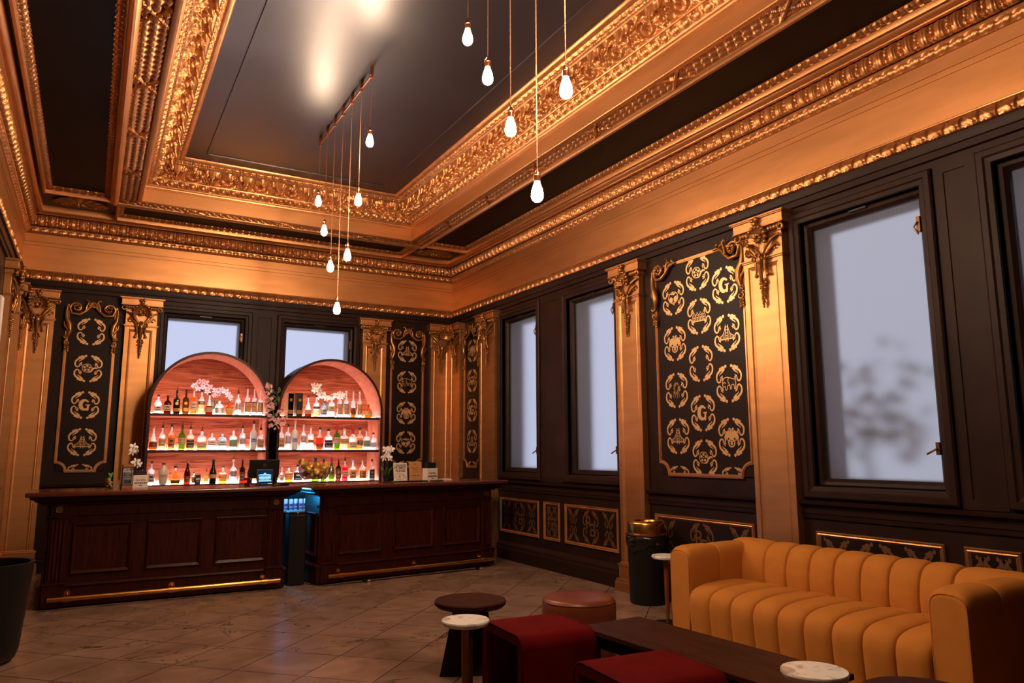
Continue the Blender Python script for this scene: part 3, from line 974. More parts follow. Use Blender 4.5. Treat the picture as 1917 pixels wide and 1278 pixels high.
def scroll_unit():
    """One acanthus scroll, upper left quarter of a wreath of half-size 1."""
    f = Flat()
    f.ribbon([(-0.25, 0.96), (-0.34, 0.90), (-0.50, 0.80), (-0.70, 0.72), (-0.87, 0.58), (-0.94, 0.40), (-0.90, 0.20), (-0.77, 0.10), (-0.64, 0.17), (-0.64, 0.30)], [0.07, 0.09, 0.11, 0.13, 0.13, 0.11, 0.10, 0.09, 0.08, 0.06])
    f.disc((-0.225, 0.955), 0.085)
    f.ribbon([(-0.30, 0.79), (-0.46, 0.66), (-0.62, 0.58), (-0.72, 0.48)], [0.03, 0.055, 0.06, 0.02])
    f.poly([(-0.36, 0.98), (-0.52, 0.97), (-0.62, 0.90), (-0.72, 0.90), (-0.74, 0.74), (-0.50, 0.80)])
    f.poly([(-0.26, 0.84), (-0.40, 0.70), (-0.54, 0.66), (-0.48, 0.82)])
    for q in ((-0.57, 0.36, 0.065), (-0.47, 0.31, 0.05), (-0.52, 0.23, 0.045), (-0.50, 0.43, 0.04)):
        f.disc(q[:2], q[2], 9)
    return f.mb
SCROLL = scroll_unit()
def put(dst, src, cx, cz, sx, sz, y=0.0, mi=None, rot=0.0):
    c, s = math.cos(rot), math.sin(rot)
    M = np.array([[c * sx, 0, -s * sz], [0, 1, 0], [s * sx, 0, c * sz]])
    dst.merge(src, M, (cx, y, cz), mi)
def wreath(dst, cx, cz, hw, hh, quad=(1, 1, 1, 1)):
    for on, (a, b) in zip(quad, ((1, 1), (-1, 1), (1, -1), (-1, -1))):
        if on:
            put(dst, SCROLL, cx, cz, a * hw, b * hh)

def em_G(f):
    a = np.linspace(math.radians(48), math.radians(318), 15)
    w = 0.13 + 0.28 * np.clip(np.sin((a - a[0]) / (a[-1] - a[0]) * PI), 0, 1)
    f.ribbon(np.stack([0.42 * np.cos(a) - 0.05, 0.56 * np.sin(a) + 0.02], 1), w, 0, 2)
    f.disc((0.24, 0.44), 0.10); f.poly([(0.02, 0.06), (0.52, 0.10), (0.50, 0.0), (0.40, -0.06), (0.36, -0.62), (0.22, -0.72), (0.16, -0.62), (0.20, -0.06), (0.06, -0.04)])
def em_reel(f):
    f.ring((-0.12, 0.05), 0.50, 0.07)
    for k in range(5):
        a = PI / 2 + k * 2 * PI / 5
        f.disc((-0.12 + 0.28 * math.cos(a), 0.05 + 0.28 * math.sin(a)), 0.125)
    f.disc((-0.12, 0.05), 0.05)
    f.ribbon([(-0.1, -0.45), (0.25, -0.38), (0.45, -0.05), (0.75, 0.10), (0.95, 0.02)], [0.07, 0.16, 0.2, 0.18, 0.1])
def em_bridge(f):
    for x in (-0.13, 0.13):
        f.ribbon([(x, -0.75), (x, 0.75)], 0.06, 0, 1)
    for z in (0.55, 0.28, 0.02, -0.25, -0.45):
        f.ribbon([(-0.13, z), (0.13, z)], 0.06, 0, 1)
    f.ribbon([(-0.75, -0.55), (0.75, -0.55)], 0.08, 0, 1)
    for s in (-1, 1):
        f.ribbon([(s * 0.13, 0.68), (s * 0.27, 0.15), (s * 0.48, -0.15), (s * 0.75, -0.28)], 0.06)
        for x, z in ((0.28, 0.1), (0.42, -0.1), (0.57, -0.22), (0.70, -0.28)):
            f.ribbon([(s * x, -0.55), (s * x, z)], 0.035, 0, 1)
def em_bison(f):
    f.ribbon([(-0.75, -0.05), (-0.70, 0.30), (-0.40, 0.55), (0.0, 0.52), (0.35, 0.40), (0.65, 0.32), (0.75, 0.0), (0.72, -0.5), (0.60, -0.5), (0.55, -0.15), (0.30, -0.12), (0.25, -0.45), (0.12, -0.48), (0.10, -0.15), (-0.15, -0.2), (-0.25, -0.55), (-0.42, -0.52), (-0.45, -0.2), (-0.62, -0.32), (-0.75, -0.05)], 0.07, 0, 2)
    f.ribbon([(-0.05, 0.5), (-0.12, 0.2), (0.0, 0.0), (0.08, -0.2)], 0.06); f.ribbon([(-0.72, 0.1), (-0.5, 0.12), (-0.35, 0.0)], 0.06); f.disc((-0.58, 0.02), 0.05)
def em_eagle(f):
    for s in (-1, 1):
        f.poly([(s * 0.10, 0.30), (s * 0.30, 0.62), (s * 0.62, 0.45), (s * 0.80, 0.0), (s * 0.72, -0.45), (s * 0.58, -0.12), (s * 0.50, -0.35), (s * 0.38, -0.02), (s * 0.22, -0.10)])
        f.poly([(s * 0.02, 0.35), (s * 0.04, 0.72), (s * 0.20, 0.82), (s * 0.34, 0.70), (s * 0.20, 0.66), (s * 0.16, 0.40)])
    f.poly([(-0.2, 0.4), (0.2, 0.4), (0.24, -0.1), (0.0, -0.3), (-0.24, -0.1)])
    f.ring((0, -0.48), 0.34, 0.12); f.disc((0, -0.55), 0.14); f.ribbon([(-0.4, -0.28), (0, -0.36), (0.4, -0.28)], 0.09)
def em_mask(f):
    f.ring((0, 0.05), 0.55, 0.08, sx=1.15)
    f.poly([(-0.55, 0.0), (-0.30, 0.15), (-0.05, -0.02), (-0.10, -0.35), (-0.35, -0.42), (-0.55, -0.2)])
    f.poly([(0.05, -0.05), (0.20, 0.15), (0.50, 0.20), (0.55, -0.10), (0.30, -0.40), (0.10, -0.35)])
    f.poly([(-0.4, 0.42), (0.0, 0.52), (0.35, 0.42), (0.1, 0.30), (-0.2, 0.36)])
    f.ring((0.05, -0.55), 0.12, 0.06)
def em_houses(f):
    for k in range(4):
        x = -0.6 + 0.4 * k
        f.ribbon([(x - 0.18, -0.42), (x - 0.18, 0.12), (x, 0.42), (x + 0.18, 0.12), (x + 0.18, -0.42)], 0.05, 0, 1)
        f.ribbon([(x - 0.08, -0.1), (x + 0.08, -0.1)], 0.12, 0, 1); f.ribbon([(x, -0.42), (x, -0.22)], 0.1, 0, 1); f.disc((x, 0.12), 0.06, 8)
    f.ribbon([(-0.85, -0.45), (0.85, -0.45)], 0.08, 0, 1)
def em_bloom(f):
    r = random.Random(5)
    for k in range(26):
        a = r.uniform(0, 2 * PI); d = r.uniform(0.25, 0.52)
        f.disc((d * math.cos(a) * 0.95, 0.15 + d * math.sin(a)), r.uniform(0.07, 0.13), 8, 1)
    for x in (-0.3, -0.1, 0.12, 0.3):
        f.ribbon([(x, -0.2), (x * 1.2, -0.5), (x * 1.1, -0.75)], [0.1, 0.07, 0.03], 1)
EM = {'G': em_G, 'reel': em_reel, 'bridge': em_bridge, 'bison': em_bison, 'eagle': em_eagle, 'mask': em_mask, 'houses': em_houses, 'bloom': em_bloom}
def emblem(dst, k, cx, cz, hw, hh):
    if k:
        f = Flat(); EM[k](f); put(dst, f.mb, cx, cz, hw, hh)

def path_frame(mb, pts, w=0.03, r=0.008, closed=True):
    """Reeded moulding: three slim rods along a path in the xz plane."""
    P = np.asarray(pts, float)
    if closed:
        P = np.concatenate([P, P[:1]])
    seg = P[1:] - P[:-1]; seg /= np.linalg.norm(seg, axis=1)[:, None]
    nrm = np.stack([-seg[:, 1], seg[:, 0]], 1)
    k = len(P); N = np.zeros((k, 2))
    for i in range(k):
        a = nrm[i - 1] if i > 0 else (nrm[-1] if closed else nrm[0])
        b = nrm[i] if i < k - 1 else (nrm[0] if closed else nrm[-1])
        m_ = a + b; m_ /= np.linalg.norm(m_) + 1e-9
        N[i] = m_ / max(0.35, m_ @ a)
    for off, rr, y in ((-w / 2 + r * 0.6, r * 0.75, -0.008), (0, r, -0.014), (w / 2 - r * 0.6, r * 0.75, -0.008)):
        Q = P + N * off
        A = []                       # rectangular-ish bar strips
        for i in range(k):
            A.append([(Q[i][0] - N[i][0] * rr, 0.0, Q[i][1] - N[i][1] * rr), (Q[i][0] - N[i][0] * rr * 0.7, y - rr * 0.5, Q[i][1] - N[i][1] * rr * 0.7),
                      (Q[i][0] + N[i][0] * rr * 0.7, y - rr * 0.5, Q[i][1] + N[i][1] * rr * 0.7), (Q[i][0] + N[i][0] * rr, 0.0, Q[i][1] + N[i][1] * rr)])
        mb.grid(np.array(A))

def corner_scroll():
    """Carved rococo corner, left one; origin at the top left corner of the frame, extends right and down (metres)."""
    mb = MB()
    y = -0.03
    mb.tube(spiral(0.09, -0.045, 0.075, 0.012, PI * 1.05, PI * 1.05 - 8.2, 34, y, y - 0.03), np.linspace(0.02, 0.011, 34), 7)
    for k in range(5):
        mb.ball((0.09 + 0.03 * math.cos(k * 1.26), y - 0.03, -0.045 + 0.03 * math.sin(k * 1.26)), 0.017, 8, 6)
    mb.tube([(0.0, y, -0.02), (0.04, y, -0.125), (0.13, y - 0.01, -0.135), (0.20, y, -0.08), (0.26, y, -0.01), (0.31, y, 0.005)], [0.016, 0.02, 0.02, 0.018, 0.014, 0.008], 7)
    mb.tube([(0.19, y, -0.09), (0.205, y, -0.01), (0.23, y, 0.045), (0.20, y, 0.075), (0.185, y, 0.05)], [0.014, 0.014, 0.012, 0.010, 0.006], 7)
    for q in ((0.25, 0.02, .5), (0.28, -0.02, -.4), (0.32, 0.0, 0.1), (0.30, 0.03, 0.9), (0.24, -0.03, -0.8)):
        mb.ball((q[0], y, q[1]), (0.035, 0.018, 0.014), 8, 6, rot=rotm(ry=q[2]))
    # leaf running down the side
    mb.tube([(-0.015, y, -0.03), (-0.02, y, -0.12), (-0.01, y - 0.005, -0.2), (0.025, y - 0.01, -0.27), (0.035, y - 0.01, -0.36), (0.015, y, -0.44), (-0.015, y, -0.455)], [0.012, 0.02, 0.026, 0.034, 0.028, 0.016, 0.008], 8)
    mb.tube([(-0.04, y, -0.24), (-0.03, y, -0.30), (0.0, y, -0.33), (0.025, y, -0.40)], [0.006, 0.014, 0.018, 0.012], 7)
    mb.tube(spiral(-0.01, -0.44, 0.03, 0.008, 0.6, 0.6 - 6.5, 24, y, y - 0.02), np.linspace(0.012, 0.007, 24), 7)
    mb.tube(spiral(0.012, -0.52, 0.036, 0.008, 2.0, 2.0 + 7, 24, y, y - 0.02), np.linspace(0.013, 0.008, 24), 7)
    for k in range(6):
        mb.ball((0.008 + 0.016 * (1 if k % 2 else -1), y, -0.555 - 0.014 * k), (0.026, 0.013, 0.011), 8, 6, rot=rotm(ry=(0.9 if k % 2 else -0.9)))
    return mb
CORNER = corner_scroll()

def wall_panel(side, u, w, z0, z1, cols, label, hw, hh, arch):
    """Dark panel with carved gilt corners, notched reeded frame and gold stencils. cols: [(du, [(z, emblem, quads)])]"""
    loc, rz = on_wall(side)
    L = Matrix.Rotation(rz, 3, 'Z') @ Vector((u, -0.002, 0)) + Vector(loc)
    t = thing('wall_panel', label, 'wall panel', L, rz)
    h = w / 2
    nt = 0.13 if w > 0.8 else 0.115
    b = MB(); b.span(-h, h, -0.012, 0, z0, z1)
    b.build('board', BLACKP, t, smooth=0, bevel=0.004)
    arc = [(h - nt * math.sin(a), z0 + nt * math.cos(a)) for a in np.linspace(0, PI / 2, 7)]
    path = [(h, z1)] + [(h, z0 + nt)] + arc[1:-1] + [(h - nt, z0), (-h + nt, z0)] + [(-p[0], p[1]) for p in reversed(arc[1:-1])] + [(-h, z0 + nt), (-h, z1)]
    f = MB(); path_frame(f, path, 0.034, 0.009, closed=not arch)
    f2 = MB(); f2.merge(f, None, (0, -0.012, 0))
    f2.build('frame_moulding', GOLDREL, t, smooth=40)
    s = MB()
    put(s, CORNER, -h, z1, 1, 1, -0.012); put(s, CORNER, h, z1, -1, 1, -0.012)
    if arch:
        n = 12
        a = np.linspace(-1, 1, n)
        s.tube(np.stack([a * (h - 0.20), np.full(n, -0.03), z1 - 0.05 + 0.05 * (1 - a ** 2)], 1), 0.014, 7)
        for k in range(7):
            q = -1 + k / 3.0
            s.ball((q * (h - 0.24), -0.035, z1 - 0.02 + 0.045 * (1 - q * q)), (0.03, 0.016, 0.02), 8, 6, rot=rotm(ry=0.6 * q))
    s.build('scrollwork', GOLDBR, t, smooth=60)
    g = MB()
    for du, items in cols:
        for z, em, quads in items:
            wreath(g, du, z, hw, hh, quads)
            emblem(g, em, du, z, hw * 0.68, hh * 0.62)
    for du in ((-0.35, 0.375) if w > 0.8 else (0,)):
        for sx_ in (-1, 1):          # leaf tips of a cut-off wreath along the bottom rail
            put(g, SCROLL, du, 1.262, sx_ * hw * 0.85, 0.085)
    g2 = MB(); g2.merge(g, None, (0, -0.0135, 0))
    g2.build('stencil', [STENCIL, STENCILD], t, smooth=0)
    return t
A4 = (1, 1, 1, 1); TOP = (1, 1, 0, 0); BOT = (0, 0, 1, 1)
wall_panel('back', -0.095, 0.56, 1.262, 3.45, [(0, [(3.10, None, A4), (2.605, 'reel', A4), (2.12, 'G', A4), (1.635, 'bridge', A4)])], 'black panel with a gold letter G and bridge stencil, left of the bar', 0.165, 0.175, True)
wall_panel('back', 4.42, 0.55, 1.262, 3.45, [(0, [(3.13, 'bridge', A4), (2.62, 'bison', A4), (2.12, 'eagle', A4), (1.645, 'mask', A4)])], 'black panel with gold bridge, bison and eagle stencils behind the cashless sign', 0.165, 0.175, True)
wall_panel('right', -10.45, 0.55, 1.262, 3.45, [(0, [(3.10, 'eagle', A4), (2.62, 'mask', A4), (2.15, 'G', A4), (1.66, 'bridge', A4)])], 'narrow black stencilled panel on the window wall past the bar end', 0.165, 0.175, True)
wall_panel('right', -5.385, 1.24, 1.262, 3.455,
           [(-0.35, [(3.09, 'mask', A4), (2.606, 'eagle', A4), (2.12, 'bloom', A4), (1.65, 'bridge', A4)]),
            (0.015, [(3.285, 'reel', A4), (2.838, 'houses', A4), (2.36, None, A4), (1.87, 'G', A4), (1.43, 'reel', A4)]),
            (0.375, [(3.087, 'G', A4), (2.617, 'bridge', A4), (2.132, 'bison', A4), (1.627, 'eagle', A4)])],
           'wide black panel with three columns of gold stencils between two pilasters', 0.165, 0.175, False)

# low dado panels with a gilt frame
def dado(u0, u1, label, mono=True):
    loc, rz = on_wall('right')
    L = Matrix.Rotation(rz, 3, 'Z') @ Vector(((u0 + u1) / 2, -0.002, 0)) + Vector(loc)
    w, h, zc = u1 - u0, 0.485, 0.608
    t = thing('dado_panel', label, 'wall panel', L, rz)
    b = MB(); b.span(-w / 2 + 0.03, w / 2 - 0.03, -0.006, 0, zc - h / 2 + 0.03, zc + h / 2 - 0.03)
    b.build('board', BLACKP, t, smooth=0)
    frame_mb(-w / 2, w / 2, zc - h / 2, zc + h / 2, [(0, 0), (0, 0.012), (0.008, 0.022), (0.018, 0.016), (0.026, 0.020), (0.036, 0.010), (0.042, 0.006)]).build('frame_moulding', GOLDREL, t, smooth=30)
    g = MB()
    n = 2 if w > 0.9 else (1 if w > 0.5 else 0)
    for s in (-1, 1):
        for vz in (-1, 1):
            for k in range(max(1, n)):
                put(g, SCROLL, s * (w / 2 - 0.05 - 0.27 * k), zc, s * (-0.13 if k % 2 else 0.13), vz * 0.19)
    if mono:
        wreath(g, 0, zc, 0.16 if w > 0.5 else 0.13, 0.19)
        for ch, dx, dz in (('R', -0.035, 0.04), ('B', 0.04, -0.04)):
            g.merge(text_mb(ch, 0.22, 0.0003), None, (dx, 0, zc + dz))
    g2 = MB(); g2.merge(g, None, (0, -0.0075, 0))
    g2.build('stencil', STENCILB, t, smooth=0)
dado(-9.525, -8.465, 'wide gilt framed dado panel below the far window, beside the bar')
dado(-8.345, -7.963, 'small gilt framed dado panel between two wide ones')
dado(-7.847, -6.761, 'wide gilt framed dado panel with R B monogram, left of the bin')
dado(-6.133, -4.788, 'gilt framed dado panel behind the brass topped bin')
dado(-4.141, -3.085, 'gilt framed dado panel just above the middle of the sofa back')
dado(-2.954, -2.592, 'small gilt framed dado panel above the near end of sofa')

# ------------------------------------------------------------------ pendant lamps on two ceiling tracks
PZ = [4.375, 3.89, 3.415, 2.93, 3.435, 3.907, 4.337]
def track(y0, label):
    t = thing('lighting_track', label, 'light track', (2.075, y0, 0), 0, 'black lighting tracks')
    r = MB(); r.span(-0.018, 0.018, -0.08, 1.90, ZC + 0.012, ZC + 0.04)
    r.build('rail', BLACKM, t, smooth=0, bevel=0.003)
    d = MB(); d.tube([(0, -0.02, 5.035), (0, 1.84, 5.035)], 0.011, 8)
    for k in range(7):
        d.box((0, k * 0.30, 5.08), (0.03, 0.035, 0.09))
        d.cyl((0, k * 0.30, 5.03), (0, k * 0.30, 5.005), 0.016, 0.012, 10)
    d.build('hanger_bar', COPPER, t, smooth=40, bevel=0.002)
    return t
track(6.32, 'black ceiling track holding the far row of seven bulbs')
track(2.45, 'black ceiling track holding the near row of bulbs')
def pendant():
    t = thing('pendant_lamp', 'x', 'lamp', (0, 0, 0), 0, 'bare bulb pendants')
    b = MB()
    b.lathe([(0.0, -0.052), (0.016, -0.050), (0.028, -0.040), (0.0345, -0.022), (0.034, -0.004), (0.029, 0.020), (0.021, 0.045), (0.0155, 0.062), (0.014, 0.072)], n=18)
    b.build('bulb', BULB, t, smooth=180)
    s = MB(); s.lathe([(0.0175, 0.066), (0.0185, 0.07), (0.0185, 0.10), (0.021, 0.102), (0.021, 0.112), (0.013, 0.122), (0.008, 0.134), (0.0, 0.136)], n=16)
    s.build('socket', COPPER, t, smooth=40)
    return t
pend = pendant()
used = 0
words = ['first', 'second', 'third', 'fourth', 'fifth', 'sixth', 'seventh']
for row, (y0, nm) in enumerate(((6.32, 'far'), (2.45, 'near'))):
    for k in range(7):
        z = PZ[k]
        lab = 'bare glowing bulb on copper cord, %s from the front of the %s track' % (words[k], nm)
        loc = (2.075, y0 + k * 0.30, z)
        if used == 0:
            o = pend; o.location = loc; o['label'] = lab
        else:
            o = copy_tree(pend, loc, None, lab)
        used += 1
        c = MB()
        n = int((5.03 - z - 0.12) / 0.012) + 2
        zz = np.linspace(0.13, 5.03 - z, n)
        for ph in (0, PI):
            c.tube(np.stack([0.0024 * np.cos(zz * 190 + ph), 0.0024 * np.sin(zz * 190 + ph), zz], 1), 0.0026, 4, cap=False)
        c.build('cord', CORDM, o, smooth=180)

# ------------------------------------------------------------------ mustard sofa along the window wall
def channels(s, edges, h):
    """Padded channel bulge between seams."""
    e = np.asarray(edges)
    i = np.clip(np.searchsorted(e, s) - 1, 0, len(e) - 2)
    f = (s - e[i]) / (e[i + 1] - e[i])
    q = np.clip(1 - np.abs(2 * f - 1) ** 4.0, 0, 1)
    return h * (q - 1.0) - 0.012 * np.exp(-(np.minimum(f, 1 - f) / 0.022) ** 2)

def sofa():
    YA, YB, IA, IB = 2.37, 4.74, 2.595, 4.52      # outer and inner ends along the wall
    t = thing('channel_tufted_sofa', 'mustard velvet sofa with vertical channel tufting and square arms', 'sofa', (4.62, 3.555, 0), 0)
    ox, oy = 4.62, 3.555
    edges = np.linspace(IA, IB, 10)
    # seat: from the back crease, over the rounded front and down to the floor rail
    prof = [(4.84, 0.40), (4.78, 0.462), (4.62, 0.478), (4.45, 0.476), (4.32, 0.468), (4.24, 0.452), (4.185, 0.425), (4.155, 0.385), (4.145, 0.33), (4.15, 0.24), (4.16, 0.14), (4.165, 0.06), (4.22, 0.055)]
    pr = densify(prof, 0.02)
    for _ in range(2):
        pr[1:-1] = (pr[:-2] + 2 * pr[1:-1] + pr[2:]) / 4
    tp = np.gradient(pr, axis=0); tp /= np.linalg.norm(tp, axis=1)[:, None]
    nr = np.stack([tp[:, 1], -tp[:, 0]], 1)
    nr = np.where((nr[:, 1:2] < -0.2), -nr, nr)
    if nr[len(nr) // 3, 1] < 0: nr = -nr
    ys = np.unique(np.concatenate([a + (b - a) * (0.5 - 0.5 * np.cos(np.linspace(0, PI, 27))) for a, b in zip(edges[:-1], edges[1:])]))
    d = channels(ys, edges, 0.024)
    P = np.zeros((len(ys), len(pr), 3))
    P[..., 0] = pr[None, :, 0] + nr[None, :, 0] * d[:, None] - ox
    P[..., 1] = ys[:, None] - oy
    P[..., 2] = pr[None, :, 1] + nr[None, :, 1] * d[:, None]
    mb = MB(); mb.grid(P)
    mb.build('seat', VELVET, t, smooth=180)
    # back: from the crease up the face, over the rolled top, down behind
    prof = [(4.80, 0.36), (4.765, 0.45), (4.762, 0.55), (4.78, 0.65), (4.81, 0.715), (4.86, 0.755), (4.93, 0.772), (5.00, 0.765), (5.05, 0.735), (5.075, 0.68), (5.08, 0.4), (5.08, 0.06)]
    pr = densify(prof, 0.02)
    for _ in range(2):
        pr[1:-1] = (pr[:-2] + 2 * pr[1:-1] + pr[2:]) / 4
    tp = np.gradient(pr, axis=0); tp /= np.linalg.norm(tp, axis=1)[:, None]
    nr = np.stack([-tp[:, 1], tp[:, 0]], 1)
    ed2 = np.concatenate([[YA + 0.012, ], edges[1:-1], [YB - 0.012]])
    ys = np.unique(np.concatenate([a + (b - a) * (0.5 - 0.5 * np.cos(np.linspace(0, PI, 27))) for a, b in zip(ed2[:-1], ed2[1:])]))
    d = channels(ys, ed2, 0.021)
    P = np.zeros((len(ys), len(pr), 3))
    P[..., 0] = pr[None, :, 0] + nr[None, :, 0] * d[:, None] - ox
    P[..., 1] = ys[:, None] - oy
    P[..., 2] = pr[None, :, 1] + nr[None, :, 1] * d[:, None]
    mb = MB(); mb.grid(P)
    mb.build('backrest', VELVET, t, smooth=180)
    # arms: rounded inverted U carried from the front to the back, one seam half way
    for (a, b) in ((YA, IA), (IB, YB)):
        c, h = (a + b) / 2 - oy, (b - a) / 2
        U = [(-h, 0.06), (-h, 0.30), (-h, 0.55), (-h, 0.645)]
        for k in range(1, 12):
            an = PI - PI * k / 12
            U.append((math.copysign(abs(math.cos(an)) ** 0.72, math.cos(an)) * h, 0.645 + 0.098 * math.sin(an) ** 0.72))
        U += [(h, 0.645), (h, 0.55), (h, 0.30), (h, 0.06)]
        U = np.array(U)
        xs = [4.180, 4.182, 4.192, 4.21, 4.26, 4.36, 4.47, 4.505, 4.516, 4.52, 4.524, 4.535, 4.6, 4.75, 4.9, 5.0, 5.05, 5.07]
        sc = [0.86, 0.90, 0.945, 0.98, 1.005, 1.01, 1.006, 0.999, 0.985, 0.972, 0.985, 0.999, 1.006, 1.008, 1.006, 1.0, 0.97, 0.9]
        P = np.zeros((len(xs), len(U), 3))
        for i, (x, s) in enumerate(zip(xs, sc)):
            P[i, :, 0] = x - ox
            P[i, :, 1] = c + U[:, 0] * s
            P[i, :, 2] = 0.36 + (U[:, 1] - 0.36) * (s if s < 1 else 1 + (s - 1) * 1.4)
        mb = MB(); mb.grid(P)
        n0 = mb.n
        mb.add(P[0], [tuple(range(len(U)))]); mb.add(P[-1], [tuple(range(len(U)))])
        arm = mb.build('armrest', VELVET, t, smooth=50)
        pm = MB(); pm.tube(np.stack([np.full(len(U), 4.184 - ox), c + U[:, 0] * 0.915, 0.36 + (U[:, 1] - 0.36) * 0.915], 1), 0.0055, 6)
        pm.build('piping', VELVET, arm, smooth=180)
    mb = MB(); mb.span(4.24 - ox, 5.04 - ox, YA + 0.05 - oy, YB - 0.05 - oy, 0.02, 0.10)
    mb.build('plinth', BLACKPL, t, smooth=0)
sofa()

# ------------------------------------------------------------------ tables and stools
def side_table(x, y, z, r, label, wood_leg):
    t = thing('side_table', label, 'table', (x, y, 0), 0, 'small round marble topped side tables')
    m_ = MB(); m_.lathe([(r - 0.018, z - 0.030), (r - 0.006, z - 0.026), (r, z - 0.014), (r, z - 0.006), (r - 0.004, z)], n=48)
    m_.build('marble_top', MARBLE, t, smooth=40)
    p = MB(); p.lathe([(0.017, 0.10), (0.020, 0.22), (0.022, z - 0.06), (0.022, z - 0.031)], n=16)
    p.lathe([(0.05, z - 0.038), (0.05, z - 0.030)], n=20)
    p.build('stem', wood_leg, t, smooth=40)
    q = MB(); q.lathe([(0.015, 0.02), (0.0175, 0.105)], n=16)
    q.build('ferrule', BRASS, t, smooth=40)
    b = MB(); b.lathe([(0.128, 0.0), (0.13, 0.006), (0.128, 0.012), (0.03, 0.022)], n=40)
    b.build('base', BLACKM, t, smooth=40)
    return t
side_table(4.515, 5.17, 0.585, 0.125, 'white marble side table between the bin and the sofa', paint('red_brown_leg', (0.16, 0.035, 0.012), rough=0.35))
side_table(1.935, 3.94, 0.552, 0.138, 'white marble side table beside the red stool, in front of the round wooden table', OAK)
side_table(2.80, 2.27, 0.56, 0.141, 'white marble side table at the near end of the coffee table', WALNUTD)

def round_table(x, y, label, rz=0.0):
    t = thing('round_side_table', label, 'table', (x, y, 0), rz, 'round dark walnut side tables')
    m_ = MB(); m_.lathe([(0.205, 0.448), (0.225, 0.452), (0.244, 0.468), (0.246, 0.488), (0.240, 0.496)], n=56)
    m_.build('tabletop', WALNUT, t, smooth=40)
    for k in range(2):
        b = MB()
        b.prism([(-0.205, 0.0), (0.205, 0.0), (0.115, 0.4475), (-0.115, 0.4475)], -0.014, 0.014)
        o = b.build('crossed_panel', WALNUTD, t, smooth=0, bevel=0.002)
        o.rotation_euler = (0, 0, PI / 4 + k * PI / 2)
    return t
round_table(2.345, 4.70, 'round dark wooden table on a flared base behind a small marble table', 0.35)
round_table(3.10, 1.97, 'round dark wooden table at the bottom edge in front of sofa', 0.0)

t = thing('leather_pouf', 'round cognac brown leather stool behind the red stool', 'stool', (3.26, 4.72, 0))
m_ = MB(); m_.lathe([(0.262, 0.015), (0.272, 0.06), (0.276, 0.34), (0.274, 0.385), (0.262, 0.415), (0.235, 0.428), (0.12, 0.432), (0.0, 0.433)], n=64)
m_.build('upholstery', LEATHER, t, smooth=180)
s = MB(); s.lathe([(0.268, 0.395), (0.2735, 0.400), (0.268, 0.406)], n=64)
s.build('seam', LEATHER, t, smooth=180)
f = MB(); f.lathe([(0.24, 0.0), (0.24, 0.02)], n=40)
f.build('base', BLACKM, t, smooth=0)

def velvet_stool(x, y, w, d, h, rz, label):
    """Waterfall stool: upholstered inverted U, open at both ends."""
    t = thing('waterfall_stool', label, 'stool', (x, y, 0), rz, 'red velvet waterfall stools')
    th, r = 0.065, 0.075
    def outline(o, rr, z0):
        pts = [(-d / 2 + o, z0)]
        for k in range(7):
            a = PI - (PI / 2) * k / 6
            pts.append((-d / 2 + o + rr + rr * math.cos(a), h - o - rr + rr * math.sin(a)))
        for k in range(7):
            a = PI / 2 - (PI / 2) * k / 6
            pts.append((d / 2 - o - rr + rr * math.cos(a), h - o - rr + rr * math.sin(a)))
        pts.append((d / 2 - o, z0))
        return pts
    A, B = outline(0, r, 0.012), outline(th, 0.02, 0.012)
    xs = [-w / 2, -w / 2 + 0.008, -w / 2 + 0.022, w / 2 - 0.022, w / 2 - 0.008, w / 2]
    ins = [0.012, 0.003, 0, 0, 0.003, 0.012]
    mb = MB()
    P = np.zeros((len(xs), len(A), 3)); Q = np.zeros((len(xs), len(B), 3))
    for i, (xx, e) in enumerate(zip(xs, ins)):
        P[i, :, 0] = xx; Q[i, :, 0] = xx
        a = np.array(outline(e, r, 0.012)); b = np.array(outline(th - e, 0.02, 0.012))
        P[i, :, 1], P[i, :, 2] = a[:, 0], a[:, 1]
        Q[i, :, 1], Q[i, :, 2] = b[:, 0], b[:, 1]
    mb.grid(P); mb.grid(Q)
    for i in (0, -1):
        G = np.stack([P[i], Q[i]], 0); mb.grid(G)
    for j in (0, -1):
        mb.grid(np.stack([P[:, j], Q[:, j]], 0))
    mb.build('upholstery', REDV, t, smooth=50)
    for s_ in (-1, 1):
        e = np.array(outline(0.004, r, 0.012))
        pm = MB(); pm.tube(np.stack([np.full(len(e), s_ * (w / 2 - 0.004)), e[:, 0], e[:, 1]], 1), 0.0055, 6)
        pm.build('piping', REDV, t, smooth=180)
    f = MB()
    for yy in (-d / 2 + th / 2, d / 2 - th / 2):
        f.span(-w / 2 + 0.03, w / 2 - 0.03, yy - 0.02, yy + 0.02, 0.0, 0.014)
    f.build('glide', BLACKM, t, smooth=0)
velvet_stool(2.475, 4.03, 0.50, 0.55, 0.452, -0.06, 'red velvet waterfall stool standing beside the small marble table')
velvet_stool(2.475, 2.99, 0.54, 0.55, 0.452, -0.08, 'dark red velvet waterfall stool at the bottom edge, beside coffee table')

